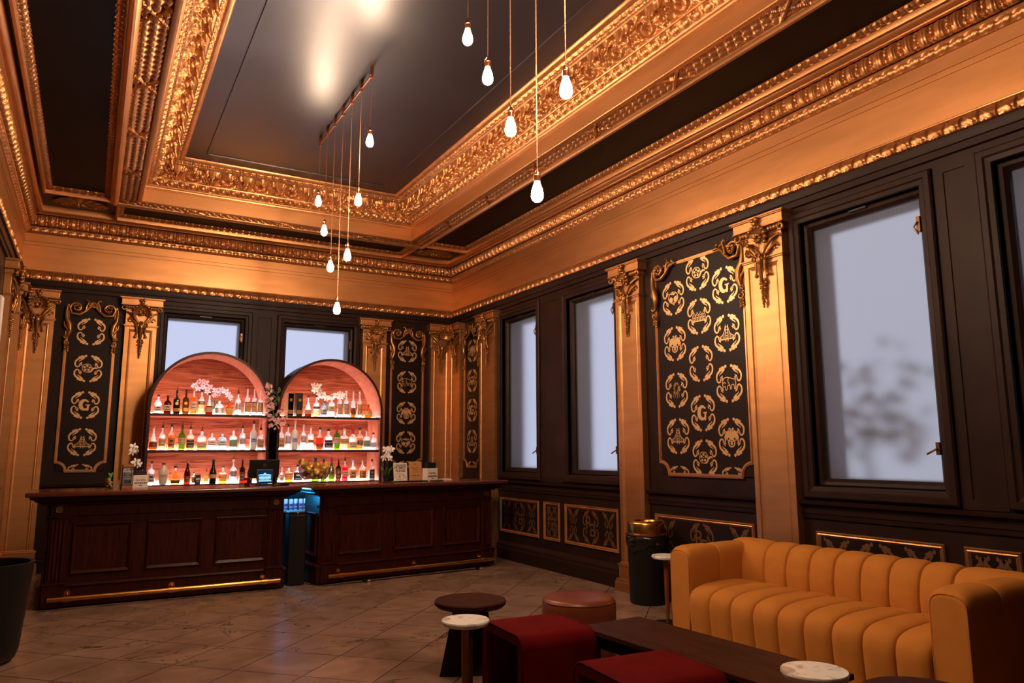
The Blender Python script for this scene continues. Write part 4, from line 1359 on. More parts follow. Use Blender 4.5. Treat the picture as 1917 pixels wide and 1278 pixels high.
t = thing('coffee_table', 'long low dark walnut coffee table in front of the sofa', 'table', (3.09, 3.15, 0), 0.06)
m_ = MB(); m_.span(-0.255, 0.255, -0.66, 0.895, 0.372, 0.402)
m_.build('tabletop', WALNUT, t, smooth=0, bevel=0.004)
m_ = MB(); m_.span(-0.235, 0.235, -0.64, 0.875, 0.30, 0.3715)
m_.build('apron', WALNUTD, t, smooth=0, bevel=0.003)
for sx in (-1, 1):
    for yy in (-0.58, 0.81):
        l = MB(); l.box((sx * 0.20, yy, 0.15), (0.055, 0.055, 0.2995))
        l.build('leg', WALNUTD, t, smooth=0, bevel=0.004)
m_ = MB(); m_.tube([(-0.237, 0.20, 0.335), (-0.25, 0.20, 0.335), (-0.25, 0.34, 0.335), (-0.237, 0.34, 0.335)], 0.005, 6)
m_.build('drawer_pull', BRASS, t, smooth=60)

# ------------------------------------------------------------------ bins
t = thing('waste_bin', 'round black waste bin with a brass hooded lid beside the pilaster', 'bin', (4.965, 5.97, 0))
b = MB(); b.lathe([(0.168, 0.0), (0.18, 0.012), (0.186, 0.40), (0.19, 0.66)], n=48)
b.build('body', BLACKPL, t, smooth=40)
g = MB()
n = 72
a = np.linspace(0, 2 * PI, n, endpoint=False)
rings = [(0.192, 0.665), (0.198, 0.66), (0.205, 0.62), (0.203, 0.575), (0.198, 0.545)]
P = np.zeros((len(rings), n, 3))
for i, (r, z) in enumerate(rings):
    wob = 0.010 * i / 4
    P[i, :, 0] = (r + wob * np.sin(a * 7 + i) + wob * 0.6 * np.sin(a * 17 + 2 * i)) * np.cos(a)
    P[i, :, 1] = (r + wob * np.sin(a * 7 + i) + wob * 0.6 * np.sin(a * 17 + 2 * i)) * np.sin(a)
    P[i, :, 2] = z + 0.03 * (i / 4) * np.sin(a * 3 + 1) + 0.012 * (i / 4) * np.sin(a * 11)
g.grid(P, wrapv=True)
g.ball((-0.20, -0.03, 0.60), (0.035, 0.05, 0.035)); g.ball((-0.225, -0.05, 0.625), (0.03, 0.03, 0.022))
g.build('bin_liner', BAGPL, t, smooth=180)
l = MB(); l.lathe([(0.192, 0.662), (0.208, 0.664), (0.208, 0.676), (0.188, 0.686), (0.186, 0.775), (0.178, 0.795), (0.16, 0.803), (0.128, 0.803), (0.118, 0.792), (0.112, 0.74), (0.108, 0.70), (0.0, 0.70)], n=56)
l.build('hooded_lid', BRASS, t, smooth=45)

t = thing('black_planter', 'tall round black tub at the left edge, its rim catching light', 'tub', (-0.59, 6.72, 0))
b = MB(); b.lathe([(0.14, 0.0), (0.195, 0.006), (0.222, 0.03), (0.24, 0.09), (0.285, 0.60), (0.292, 0.69), (0.296, 0.70), (0.285, 0.704), (0.268, 0.70), (0.25, 0.50), (0.0, 0.48)], n=56)
b.build('tub_shell', BLACKPL, t, smooth=45)

t = thing('tall_slim_bin', 'tall slim black bin standing in the gap between the bar counters', 'bin', (2.155, 8.83, 0), -0.05)
b = MB(); b.span(-0.11, 0.085, -0.11, 0.14, 0.006, 0.79)
b.build('body', BLACKPL, t, smooth=0, bevel=0.012)
l = MB(); l.span(-0.118, 0.093, -0.118, 0.148, 0.7905, 0.822)
l.build('lid', BLACKPL, t, smooth=0, bevel=0.01)
k = MB(); k.box((-0.02, -0.121, 0.807), (0.02, 0.008, 0.01))
k.build('catch', GREYP, t, smooth=0, bevel=0.002)

t = thing('wall_speaker', 'pale grey rounded panel on the left wall, cut by picture edge', 'panel', (X0, 6.2, 0))
b = MB(); b.span(0.003, 0.35, -0.06, 0.02, 1.35, 2.60)
b.build('shell', GREYP, t, smooth=0, bevel=0.03, seg=4)

# ------------------------------------------------------------------ the two bar counters
def counter(loc, rz, W, label, side_panel):
    D = 0.62 if side_panel is None else 0.52
    t = thing('bar_counter', label, 'bar counter', loc, rz, 'mahogany bar counters')
    c = MB(); c.span(0.03, W - 0.03, 0.04, D - 0.02, 0.20, 0.985)
    c.build('carcass', MAHOG, t, smooth=0)
    p = MB(); p.span(0.0, W, 0.0, D, 0.016, 0.20)
    R = (0.0, W, 0.0, D)
    sweep(p, R, [(0.0, 0.195), (-0.012, 0.20), (-0.016, 0.212), (-0.006, 0.222), (0.012, 0.228), (0.034, 0.229)])
    for x0, x1 in ((0.045, 0.235), (W - 0.215, W - 0.03)):      # blocks under the pilasters
        p.span(x0, x1, -0.022, 0.01, 0.016, 0.225); p.span(x0 - 0.01, x1 + 0.01, -0.032, 0.01, 0.2255, 0.243)
    p.build('plinth', MAHOG, t, smooth=20, bevel=0.002)
    for x0, x1 in ((0.065, 0.215), (W - 0.20, W - 0.05)):
        q = MB()
        q.span(x0, x1, 0.012, 0.05, 0.243, 0.86)
        n = 4
        for k in range(n):                                       # reeds
            xc = x0 + (x1 - x0) * (k + 0.75) / (n + 0.5)
            q.cyl((xc, 0.012, 0.27), (xc, 0.012, 0.83), 0.011, 0.011, 10)
        q.span(x0 - 0.012, x1 + 0.012, -0.004, 0.05, 0.862, 0.884)
        q.span(x0, x1, 0.004, 0.05, 0.884, 0.99)
        q.build('pilaster_strip', MAHOG, t, smooth=35, bevel=0.002)
    for x in (0.14, W - 0.125):
        md = MB()
        md.lathe([(0.0, 0.012), (0.012, 0.014), (0.026, 0.010), (0.032, 0.012), (0.037, 0.006), (0.038, 0.0)], c=(x, 0.003, 0.945), n=28, rot=rotm(rx=PI / 2))
        if (x > W / 2) or side_panel is None:
            md.build('medallion', BRONZE, t, smooth=40)
    pw = 0.565 if W > 2.4 else 0.53
    gap = (W - 0.10 - 0.05 - 3 * pw - 0.36) / 2 + 0.04
    for k in range(3):
        x0 = 0.265 + k * (pw + (W - 0.48 - 3 * pw) / 2)
        f = frame_mb(x0, x0 + pw, 0.31, 0.805, [(0, 0), (0, 0.016), (0.010, 0.024), (0.022, 0.016), (0.034, 0.008), (0.040, -0.004)])
        f.span(x0 + 0.05, x0 + pw - 0.05, -0.002, 0.006, 0.36, 0.755)
        g = MB(); g.merge(f, None, (0, 0.04, 0))
        g.build('panel', MAHOG, t, smooth=25)
    fz = MB(); fz.span(0.215, W - 0.20, 0.024, 0.05, 0.875, 0.99)
    fz.build('frieze_rail', MAHOG, t, smooth=0, bevel=0.004)
    if side_panel is not None:
        f = frame_mb(0.07, D - 0.09, 0.31, 0.80, [(0, 0), (0, 0.016), (0.010, 0.024), (0.022, 0.016), (0.034, 0.008), (0.040, -0.004)])
        g = MB(); g.merge(f, rotm(rz=-PI / 2), (0.03, D, 0))
        g.span(0.012, 0.03, 0.07, D - 0.05, 0.862, 0.884)
        g.build('end_panel', MAHOG, t, smooth=25)
    cm = sweep(MB(), R, [(0.02, 0.985), (-0.005, 0.988), (-0.008, 1.0), (-0.03, 1.01), (-0.062, 1.022), (-0.075, 1.03), (-0.078, 1.042), (-0.105, 1.048), (-0.115, 1.06), (-0.112, 1.072), (0.02, 1.072)])
    cm.build('cornice', MAHOG, t, smooth=35)
    tp = MB(); tp.span(-0.15, W + 0.12, -0.165, D + 0.06, 1.0725, 1.12)
    tp.build('countertop', MAHOGT, t, smooth=0, bevel=0.016, seg=3)
    r = MB(); r.tube([(0.10, -0.105, 0.105), (W - 0.07, -0.105, 0.105)], 0.024, 16)
    rail = r.build('foot_rail', BRASS, t, smooth=40)
    for x in (0.26, W / 2 + 0.02, W - 0.24):
        b = MB(); b.tube([(x - 0.03, -0.105, 0.105), (x + 0.03, -0.105, 0.105)], 0.030, 16)
        b.cyl((x, -0.105, 0.112), (x, -0.002, 0.135), 0.012, 0.012, 10)
        b.lathe([(0.0, 0.008), (0.03, 0.008), (0.034, 0.0)], c=(x, -0.0015, 0.135), n=20, rot=rotm(rx=PI / 2))
        b.build('bracket', BRASS, rail, smooth=40)
    return t
counter((-0.355, 8.64, 0), 0.0, 2.345, 'dark mahogany bar counter with brass foot rail, left of the gap', None)
counter((2.335, 8.612, 0), math.atan2(0.284, 2.457), 2.47, 'dark mahogany bar counter with brass foot rail, right of the gap', True)

# ------------------------------------------------------------------ arched back bar units
SH = {'T': 2.003, 'M': 1.531, 'B': 1.085}
def arch_unit(xc, label):
    r, tk, zs, D = 0.763, 0.034, 2.075, 0.60
    t = thing('arched_back_bar', label, 'back bar', (xc, 10.5, 0), 0, 'arched cherry back bar units')
    def U(rad, n=36):
        a = np.linspace(PI, 0, n)
        return np.concatenate([[(-rad, 0.012)], np.stack([rad * np.cos(a), zs + rad * np.sin(a)], 1), [(rad, 0.012)]])
    O, I = U(r), U(r - tk)
    ys = [0.0, D]
    m = MB()
    for pts, mi in ((O, 1), (I, 0)):
        P = np.zeros((2, len(pts), 3))
        for i, y in enumerate(ys):
            P[i, :, 0], P[i, :, 1], P[i, :, 2] = pts[:, 0], y, pts[:, 1]
        m.grid(P, mi)
    for y in ys:
        P = np.zeros((2, len(O), 3))
        P[0, :, 0], P[0, :, 1], P[0, :, 2] = O[:, 0], y, O[:, 1]
        P[1, :, 0], P[1, :, 1], P[1, :, 2] = I[:, 0], y, I[:, 1]
        m.grid(P, 1)
    for k in (0, -1):
        m.add([(O[k][0], 0, 0.012), (I[k][0], 0, 0.012), (I[k][0], D, 0.012), (O[k][0], D, 0.012)], [(0, 1, 2, 3)], 1)
    m.build('arch_shell', [CHERRYV, DARKEDGE], t, smooth=40)
    b = MB()
    pts = [(p[0] * 0.999, p[1]) for p in U(r - tk * 0.5)]
    b.prism(pts, D - 0.022, D - 0.004)
    b.build('back_panel', CHERRY, t, smooth=0)
    w = r - tk - 0.001
    for z, y0 in ((SH['T'], 0.03), (SH['M'], 0.03)):
        s = MB(); s.span(-w, w, y0 + 0.012, D - 0.024, z - 0.034, z)
        sh = s.build('shelf', CHERRY, t, smooth=0)
        s = MB(); s.span(-w, w, y0, y0 + 0.0118, z - 0.036, z + 0.001)
        s.build('dark_edge', DARKEDGE, sh, smooth=0, bevel=0.002)
    s = MB(); s.span(-w, w, 0.02, D - 0.024, 0.03, SH['B'])
    s.build('base_cabinet', DARKEDGE, t, smooth=0, bevel=0.003)
    for k in ('T', 'M', 'B'):
        s = MB(); s.span(-w + 0.01, w - 0.01, 0.212, 0.224, SH[k] + 0.001, SH[k] + 0.011)
        s.build('led_strip', LEDW, t, smooth=0)
        s = MB(); s.span(-w + 0.01, w - 0.01, D - 0.045, D - 0.03, SH[k] + 0.001, SH[k] + 0.011)
        s.build('led_strip', LEDK, t, smooth=0)
    return t
arch_unit(1.371, 'arched cherry wood bottle display with lit shelves, left one')
arch_unit(2.999, 'arched cherry wood bottle display with lit shelves, right one')

# ------------------------------------------------------------------ bottles
PROF = {   # (radius, height) outside, fractions of half width and glass height
    'tall': [(0.90, 0), (1, 0.02), (1, 0.60), (0.96, 0.65), (0.72, 0.71), (0.40, 0.755), (0.29, 0.79), (0.27, 0.98), (0.31, 0.985), (0.31, 1)],
    'slim': [(0.90, 0), (1, 0.02), (1, 0.55), (0.92, 0.61), (0.60, 0.66), (0.38, 0.70), (0.34, 0.97), (0.40, 0.975), (0.40, 1)],
    'squat': [(0.92, 0), (1, 0.03), (1, 0.52), (0.96, 0.60), (0.75, 0.70), (0.40, 0.765), (0.28, 0.80), (0.27, 0.98), (0.31, 1)],
    'round': [(0.70, 0), (0.88, 0.04), (1, 0.22), (0.99, 0.40), (0.86, 0.58), (0.52, 0.70), (0.28, 0.77), (0.26, 1)],
    'square': [(0.95, 0), (1, 0.02), (1, 0.60), (0.95, 0.66), (0.55, 0.72), (0.32, 0.76), (0.29, 0.98), (0.33, 1)],
    'cognac': [(0.92, 0), (1, 0.03), (1, 0.24), (0.88, 0.38), (0.58, 0.56), (0.33, 0.70), (0.26, 0.78), (0.25, 1)],
    'onion': [(0.70, 0), (0.88, 0.04), (0.97, 0.14), (1, 0.26), (0.90, 0.40), (0.60, 0.52), (0.36, 0.62), (0.27, 0.74), (0.26, 1)],
    'jug': [(0.62, 0), (0.74, 0.05), (0.95, 0.35), (1, 0.52), (0.92, 0.70), (0.62, 0.84), (0.34, 0.92), (0.30, 1)],
    'champ': [(0.92, 0), (1, 0.02), (1, 0.46), (0.92, 0.54), (0.64, 0.66), (0.40, 0.78), (0.32, 0.96), (0.36, 0.97), (0.36, 1)]}
SQ = {'square': (5.0, 0.8), 'squat': (3.0, 0.8), 'tall': (2, 1), 'slim': (2, 1), 'round': (2.2, 0.72), 'cognac': (2.4, 0.8), 'onion': (2, 1), 'jug': (2, 0.7), 'champ': (2, 1)}
BSEEN = {}
def bottle(x, y, z, w, h, prof, glass, fill, lvl, cap, pour, lab, l0, l1, mark, text, label, group):
    t = thing('bottle', label, 'bottle', (x, y, z), 0, group)
    ch = {'glass': 0.0, 'cork': 0.075, 'brown': 0.09, 'redwax': 0.10}.get(cap, 0.11) * h
    ph = 0.13 * h if pour else 0.0
    gh = h - ch * 0.75 - ph
    r = w / 2
    P = PROF[prof]; sq, sy = SQ[prof]
    def rad(f):
        return float(np.interp(f, [p[1] for p in P], [p[0] for p in P])) * r
    fz = sorted(set([p[1] for p in P] + [lvl, lvl + 0.004]))
    low = [(rad(f), f * gh) for f in fz if f <= lvl]
    hi = [(rad(f), f * gh) for f in fz if f >= lvl]
    n = 20
    g = MB()
    if glass == fill:
        g.lathe([(rad(f), f * gh) for f in fz], n=n, square=sq, sy=sy)
        g.build('glass', GL[glass], t, smooth=40)
    else:
        lo = MB(); lo.lathe(low, n=n, square=sq, sy=sy); lo.f = lo.f[:-1]; lo.m = lo.m[:-1]
        up_ = MB(); up_.lathe(hi, n=n, square=sq, sy=sy); up_.f = up_.f[:-2] + up_.f[-1:]; up_.m = up_.m[:-2] + up_.m[-1:]
        g.merge(lo, mi=0); g.merge(up_, mi=1)
        g.build('glass', [GL[fill], GL[glass]], t, smooth=40)
    rn = rad(0.99)
    if cap != 'glass':
        c = MB()
        cr = rn * (1.18 if cap not in ('cork', 'brown') else 1.35)
        z0 = gh - ch * 0.25
        if pour:
            c.lathe([(cr * 0.98, z0), (cr * 0.98, gh + ch * 0.55), (cr * 0.55, gh + ch * 0.75)], n=12)
        elif cap == 'redwax':
            c.lathe([(cr * 1.05, gh - 0.16 * h), (cr, gh - 0.1 * h), (cr, gh + ch * 0.7), (cr * 0.8, gh + ch * 0.75)], n=12)
        else:
            c.lathe([(cr, z0), (cr * 1.02, gh + ch * 0.7), (cr * 0.9, gh + ch * 0.75)], n=12)
        c.build('cap', LABELM[cap], t, smooth=40)
    if pour:
        p = MB(); p.tube([(0, 0, gh + ch * 0.5), (0, 0, gh + ch * 0.5 + ph * 0.7), (rn * 0.5, 0, h)], [rn * 0.5, rn * 0.42, rn * 0.22], 8)
        p.build('pour_spout', LABELM['black'] if cap != 'white' else BLACKM, t, smooth=60)
    # label: a sleeve on the front third, with a printed band or lettering
    lm = MB()
    a = np.linspace(-PI / 2 - 1.05, -PI / 2 + 1.05, 15)
    cx, cy = np.cos(a), np.sin(a)
    k = (np.abs(cx) ** sq + np.abs(cy) ** sq) ** (-1.0 / sq)
    cx, cy = cx * k, cy * k * sy
    def sleeve(f0, f1, e, mi, a0=0, a1=15):
        zz = np.linspace(f0, f1, 6)
        G = np.zeros((6, a1 - a0, 3))
        for i, f in enumerate(zz):
            rr = rad(f) + e
            G[i, :, 0], G[i, :, 1], G[i, :, 2] = cx[a0:a1] * rr, cy[a0:a1] * rr - 0.0002, f * gh
        lm.grid(G, mi)
    sleeve(l0, l1, 0.0012, 0)
    hgt = l1 - l0
    if text:
        size = min(w * 1.25 / max(5, len(text)) * 1.6, hgt * gh * 0.45)
        tm = text_mb(text, size, 0.0002, bold=0.0002)
        f = l0 + hgt * 0.66
        lm.merge(tm, None, (0, -(rad(f) + 0.0022) * sy, f * gh), 1)
        sleeve(l0 + hgt * 0.18, l0 + hgt * 0.26, 0.002, 1, 3, 12)
    elif prof == 'slim':
        sleeve(l1 - hgt * 0.09, l1, 0.002, 1); sleeve(l0, l0 + hgt * 0.08, 0.002, 1); sleeve(l0 + hgt * 0.48, l0 + hgt * 0.54, 0.002, 1, 3, 12)
    else:
        sleeve(l0 + hgt * 0.55, l0 + hgt * 0.75, 0.002, 1, 4, 11); sleeve(l0 + hgt * 0.18, l0 + hgt * 0.3, 0.002, 1, 3, 12)
    if prof == 'square' and glass in ('black', 'olive'):
        f = 0.46
        lm.lathe([(0.0, 0.0012), (r * 0.5, 0.0012), (r * 0.52, 0.0)], c=(0, -rad(f) * sy * 0.995, f * gh), n=18, mi=0, rot=rotm(rx=PI / 2))
    lm.build('label', [LABELM[lab], LABELM[mark]], t, smooth=40)
    return t

BOTTLES = {
    'LT': [
        (0.732, 0.104, 0.243, 'squat', 'clear', 'clear', 0.5, 'black', 0, 'white', 0.12, 0.42, 'brown', '', 'squat clear bottle, black cap, white label'),
        (0.845, 0.099, 0.238, 'squat', 'rum', 'rum', 0.6, 'black', 0, 'cream', 0.15, 0.5, 'black', '', 'squat dark rum bottle with cream label'),
        (0.953, 0.088, 0.359, 'square', 'black', 'black', 0.5, 'black', 1, 'gold', 0.1, 0.24, 'black', '', 'tall square black bottle with gold disc'),
        (1.063, 0.083, 0.325, 'square', 'olive', 'olive', 0.5, 'black', 0, 'gold', 0.1, 0.26, 'gold', '', 'tall square olive bottle with gold disc'),
        (1.161, 0.088, 0.341, 'tall', 'clear', 'orange', 0.72, 'gold', 0, 'white', 0.18, 0.52, 'orange', '', 'tall orange whisky bottle with gold neck'),
        (1.257, 0.082, 0.329, 'square', 'clear', 'peach', 0.5, 'black', 0, 'black', 0.42, 0.56, 'gold', '', 'clear square bottle with slanted black label'),
        (1.356, 0.107, 0.287, 'cognac', 'clear', 'cognac', 0.42, 'black', 0, 'cream', 0.12, 0.34, 'brown', 'HENNESSY', 'cone shaped cognac bottle with cream label'),
        (1.485, 0.122, 0.195, 'squat', 'clear', 'clear', 0.6, 'cork', 0, 'silver', 0.1, 0.5, 'silver', '', 'squat clear tequila bottle with round cork'),
        (1.615, 0.11, 0.182, 'round', 'amber', 'amber', 0.6, 'brown', 0, 'cream', 0.14, 0.5, 'gold', '', 'round amber tequila bottle with oval label'),
        (1.723, 0.088, 0.373, 'tall', 'clear', 'clear', 0.6, 'black', 1, 'silver', 0.22, 0.55, 'gold', '', 'tall clear bottle with pour spout, gold emblem'),
        (1.843, 0.084, 0.361, 'slim', 'clear', 'clear', 0.6, 'glass', 0, 'tan', 0.12, 0.5, 'red', '', 'slim clear bottle with red banded tan label'),
        (1.945, 0.082, 0.359, 'slim', 'clear', 'clear', 0.6, 'glass', 0, 'tan', 0.12, 0.5, 'black', '', 'slim clear bottle with black banded tan label'),
        (2.04, 0.086, 0.354, 'slim', 'clear', 'clear', 0.6, 'glass', 0, 'tan', 0.12, 0.5, 'blue', '', 'slim clear bottle with blue banded tan label'),
    ],
    'LM': [
        (0.694, 0.112, 0.308, 'cognac', 'clear', 'red', 0.38, 'gold', 0, 'brown', 0.12, 0.36, 'black', '', 'wide based bourbon bottle with long gold neck'),
        (0.809, 0.093, 0.37, 'tall', 'clear', 'peach', 0.5, 'black', 1, 'cream', 0.16, 0.5, 'red', 'JIM BEAM', 'tall bourbon bottle, pour spout, cream label'),
        (0.918, 0.095, 0.333, 'tall', 'clear', 'orange', 0.62, 'black', 0, 'orange', 0.12, 0.52, 'black', '', 'orange whiskey bottle with round black mark'),
        (1.044, 0.093, 0.377, 'tall', 'green', 'green', 0.6, 'black', 1, 'cream', 0.25, 0.52, 'red', 'JAMESON', 'green whiskey bottle with pour spout'),
        (1.146, 0.098, 0.354, 'square', 'clear', 'orange', 0.52, 'black', 1, 'black', 0.1, 0.46, 'white', "JACK DANIEL'S", 'square whiskey bottle with black label, steel spout'),
        (1.286, 0.121, 0.318, 'square', 'clear', 'orange', 0.42, 'redwax', 1, 'cream', 0.1, 0.38, 'brown', "Maker's Mark", 'square bourbon bottle sealed in red wax'),
        (1.414, 0.125, 0.234, 'squat', 'clear', 'clear', 0.5, 'cork', 0, 'white', 0.25, 0.55, 'red', '', 'squat clear gin bottle, white label, red strip'),
        (1.544, 0.124, 0.232, 'squat', 'blue', 'blue', 0.6, 'cork', 0, 'white', 0.25, 0.55, 'teal', '', 'squat pale blue gin bottle with cork'),
        (1.686, 0.11, 0.274, 'square', 'clear', 'clear', 0.5, 'cork', 0, 'leaf', 0.15, 0.52, 'leaf', '', 'clear bottle with green agave leaf mark'),
        (1.803, 0.09, 0.381, 'tall', 'clear', 'clear', 0.6, 'black', 1, 'silver', 0.25, 0.52, 'red', 'Ketel One', 'tall clear vodka bottle, spout, silver label'),
        (1.948, 0.094, 0.394, 'tall', 'white', 'white', 0.6, 'navy', 0, 'skyblue', 0.28, 0.44, 'brown', '', 'frosted white vodka bottle with navy cap'),
        (2.059, 0.1, 0.352, 'tall', 'clear', 'clear', 0.6, 'black', 1, 'tan', 0.1, 0.52, 'black', "Tito's", 'clear vodka bottle, spout, tan label'),
    ],
    'LB': [
        (0.709, 0.092, 0.305, 'tall', 'clear', 'clear', 0.6, 'navy', 0, 'silver', 0.12, 0.5, 'navy', '', 'clear bottle with square navy cap'),
        (0.849, 0.132, 0.28, 'jug', 'milk', 'milk', 0.6, 'brown', 0, 'milk', 0.35, 0.5, 'brown', 'RumChata', 'white egg shaped cream liqueur bottle'),
        (0.992, 0.134, 0.24, 'onion', 'clear', 'orange', 0.8, 'black', 0, 'black', 0.06, 0.26, 'tan', 'Grand Marnier', 'onion shaped orange liqueur bottle, black label'),
        (1.135, 0.088, 0.305, 'champ', 'rum', 'rum', 0.6, 'gold', 0, 'wine', 0.08, 0.38, 'gold', '', 'brown sparkling wine bottle with wine red label'),
        (1.217, 0.057, 0.16, 'tall', 'clear', 'peach', 0.6, 'black', 0, 'tan', 0.1, 0.6, 'brown', '', 'tiny bitters bottle with tan label'),
        (1.368, 0.069, 0.203, 'jug', 'orange', 'orange', 0.6, 'redwax', 0, 'white', 0.55, 0.7, 'white', '', 'small orange squeeze bottle with red tip'),
        (1.451, 0.099, 0.316, 'champ', 'black', 'black', 0.6, 'black', 0, 'tan', 0.25, 0.42, 'cream', 'BAILEYS', 'black cream liqueur bottle with tan label'),
        (1.575, 0.103, 0.23, 'square', 'clear', 'amber', 0.55, 'brown', 0, 'tan', 0.3, 0.44, 'white', '', 'square amber orange liqueur bottle'),
        (1.706, 0.097, 0.368, 'tall', 'clear', 'clear', 0.6, 'white', 1, 'silver', 0.3, 0.58, 'red', 'BACARDI', 'clear rum bottle with red dot, pour spout'),
        (1.823, 0.083, 0.315, 'tall', 'rum', 'rum', 0.6, 'black', 0, 'brown', 0.12, 0.5, 'gold', '', 'brown whiskey bottle with green neck ring'),
        (1.925, 0.077, 0.305, 'champ', 'black', 'black', 0.6, 'black', 0, 'black', 0.12, 0.4, 'gold', '', 'dark bottle half hidden behind the monitor'),
    ],
    'RT': [
        (2.68, 0.107, 0.302, 'cognac', 'clear', 'cognac', 0.22, 'black', 0, 'cream', 0.12, 0.34, 'brown', 'HENNESSY', 'nearly empty cone shaped cognac bottle'),
        (2.797, 0.089, 0.311, 'square', 'clear', 'peach', 0.3, 'black', 0, 'black', 0.38, 0.5, 'gold', '', 'clear square bottle with slanted black label'),
        (2.906, 0.099, 0.222, 'squat', 'blue', 'blue', 0.6, 'brown', 0, 'silver', 0.12, 0.55, 'brown', '', 'grey blue apothecary bottle with cork stopper'),
        (3.019, 0.1, 0.322, 'square', 'clear', 'clear', 0.3, 'cork', 0, 'cream', 0.25, 0.5, 'brown', '', 'clear bottle with long neck, cream label'),
        (3.141, 0.081, 0.385, 'slim', 'clear', 'clear', 0.6, 'glass', 0, 'tan', 0.1, 0.5, 'blue', '', 'slim clear bottle with blue banded label'),
        (3.238, 0.083, 0.389, 'slim', 'clear', 'clear', 0.6, 'glass', 0, 'tan', 0.1, 0.5, 'blue', '', 'slim clear bottle, second with blue banded label'),
        (3.343, 0.081, 0.38, 'slim', 'clear', 'amber', 0.36, 'glass', 0, 'brown', 0.1, 0.36, 'brown', '', 'slim clear bottle holding brown spirit'),
        (3.44, 0.083, 0.382, 'slim', 'clear', 'clear', 0.6, 'glass', 0, 'tan', 0.1, 0.5, 'red', '', 'slim clear bottle with red banded label'),
        (3.576, 0.132, 0.195, 'round', 'amber', 'amber', 0.6, 'brown', 0, 'cream', 0.2, 0.5, 'gold', '', 'round amber tequila bottle with oval label'),
    ],
    'RM': [
        (2.302, 0.096, 0.319, 'tall', 'clear', 'clear', 0.6, 'glass', 0, 'tan', 0.1, 0.52, 'black', "Tito's", 'clear vodka bottle with tan label'),
        (2.405, 0.092, 0.358, 'tall', 'clear', 'clear', 0.6, 'black', 0, 'silver', 0.25, 0.58, 'red', 'Ketel One', 'clear vodka bottle with black cap, silver label'),
        (2.509, 0.094, 0.41, 'tall', 'white', 'white', 0.6, 'white', 0, 'skyblue', 0.28, 0.44, 'brown', '', 'frosted white vodka bottle with blue goose patch'),
        (2.63, 0.096, 0.354, 'tall', 'clear', 'clear', 0.6, 'silver', 0, 'silver', 0.3, 0.6, 'red', 'BACARDI', 'clear rum bottle with silver cap, red dot'),
        (2.734, 0.1, 0.333, 'tall', 'clear', 'clear', 0.6, 'gold', 0, 'gold', 0.32, 0.46, 'brown', '', 'clear bottle with gold neck, gold label'),
        (2.864, 0.119, 0.32, 'round', 'clear', 'red', 0.58, 'black', 0, 'wine', 0.14, 0.3, 'gold', '', 'rounded red brown bourbon bottle, wine label'),
        (2.989, 0.123, 0.299, 'square', 'clear', 'clear', 0.3, 'black', 0, 'black', 0.1, 0.5, 'white', "JACK DANIEL'S", 'square whiskey bottle with black label'),
        (3.115, 0.098, 0.351, 'tall', 'green', 'green', 0.6, 'redwax', 0, 'cream', 0.28, 0.54, 'red', 'JAMESON', 'green whiskey bottle with red neck foil'),
        (3.225, 0.132, 0.306, 'square', 'clear', 'peach', 0.55, 'silver', 0, 'orange', 0.3, 0.55, 'cream', '', 'clear bottle with amber drips, steel cap'),
        (3.354, 0.129, 0.298, 'square', 'clear', 'orange', 0.4, 'redwax', 0, 'cream', 0.1, 0.4, 'brown', "Maker's Mark", 'square bourbon bottle sealed in red wax'),
        (3.475, 0.102, 0.321, 'tall', 'clear', 'orange', 0.58, 'black', 0, 'black', 0.22, 0.46, 'cream', '', 'orange bourbon bottle with black label'),
        (3.585, 0.113, 0.287, 'square', 'clear', 'clear', 0.5, 'cork', 0, 'leaf', 0.15, 0.5, 'leaf', '', 'clear bottle with green agave leaf mark'),
        (3.697, 0.11, 0.253, 'squat', 'clear', 'clear', 0.5, 'navy', 0, 'silver', 0.15, 0.45, 'white', '', 'squat clear bottle with dark lid at shelf end'),
    ],
    'RB': [
        (2.351, 0.058, 0.206, 'slim', 'clear', 'clear', 0.6, 'white', 0, 'white', 0.1, 0.5, 'navy', '', 'narrow clear bottle beside the black monitor'),
        (2.444, 0.11, 0.214, 'square', 'clear', 'amber', 0.6, 'brown', 0, 'tan', 0.3, 0.5, 'white', '', 'square amber orange liqueur bottle'),
        (2.57, 0.126, 0.237, 'square', 'clear', 'clear', 0.4, 'black', 0, 'black', 0.1, 0.6, 'white', '', 'black labelled bottle left of the chip bowl'),
        (2.692, 0.068, 0.299, 'slim', 'clear', 'clear', 0.6, 'gold', 0, 'tan', 0.1, 0.5, 'brown', '', 'clear bottle behind the chip bowl, gold cap'),
        (2.817, 0.107, 0.332, 'champ', 'green', 'green', 0.6, 'black', 0, 'black', 0.5, 0.62, 'gold', '', 'green bottle, black neck foil, behind chip bowl'),
        (2.938, 0.085, 0.317, 'champ', 'green', 'green', 0.6, 'black', 0, 'black', 0.3, 0.5, 'gold', '', 'dark green bottle behind middle of chip bowl'),
        (3.05, 0.093, 0.331, 'champ', 'green', 'green', 0.6, 'redwax', 0, 'black', 0.3, 0.5, 'gold', '', 'green bottle with red cap behind chip bowl'),
        (3.152, 0.086, 0.313, 'tall', 'rum', 'rum', 0.6, 'wine', 0, 'brown', 0.1, 0.6, 'gold', '', 'brown whiskey bottle right of the chip bowl'),
        (3.248, 0.09, 0.373, 'tall', 'clear', 'campari', 0.66, 'black', 1, 'cream', 0.22, 0.5, 'navy', 'CAMPARI', 'clear bottle of red bitter with pour spout'),
        (3.364, 0.104, 0.295, 'square', 'clear', 'peach', 0.6, 'silver', 0, 'tan', 0.12, 0.55, 'wine', '', 'square clear bottle with silver screw cap'),
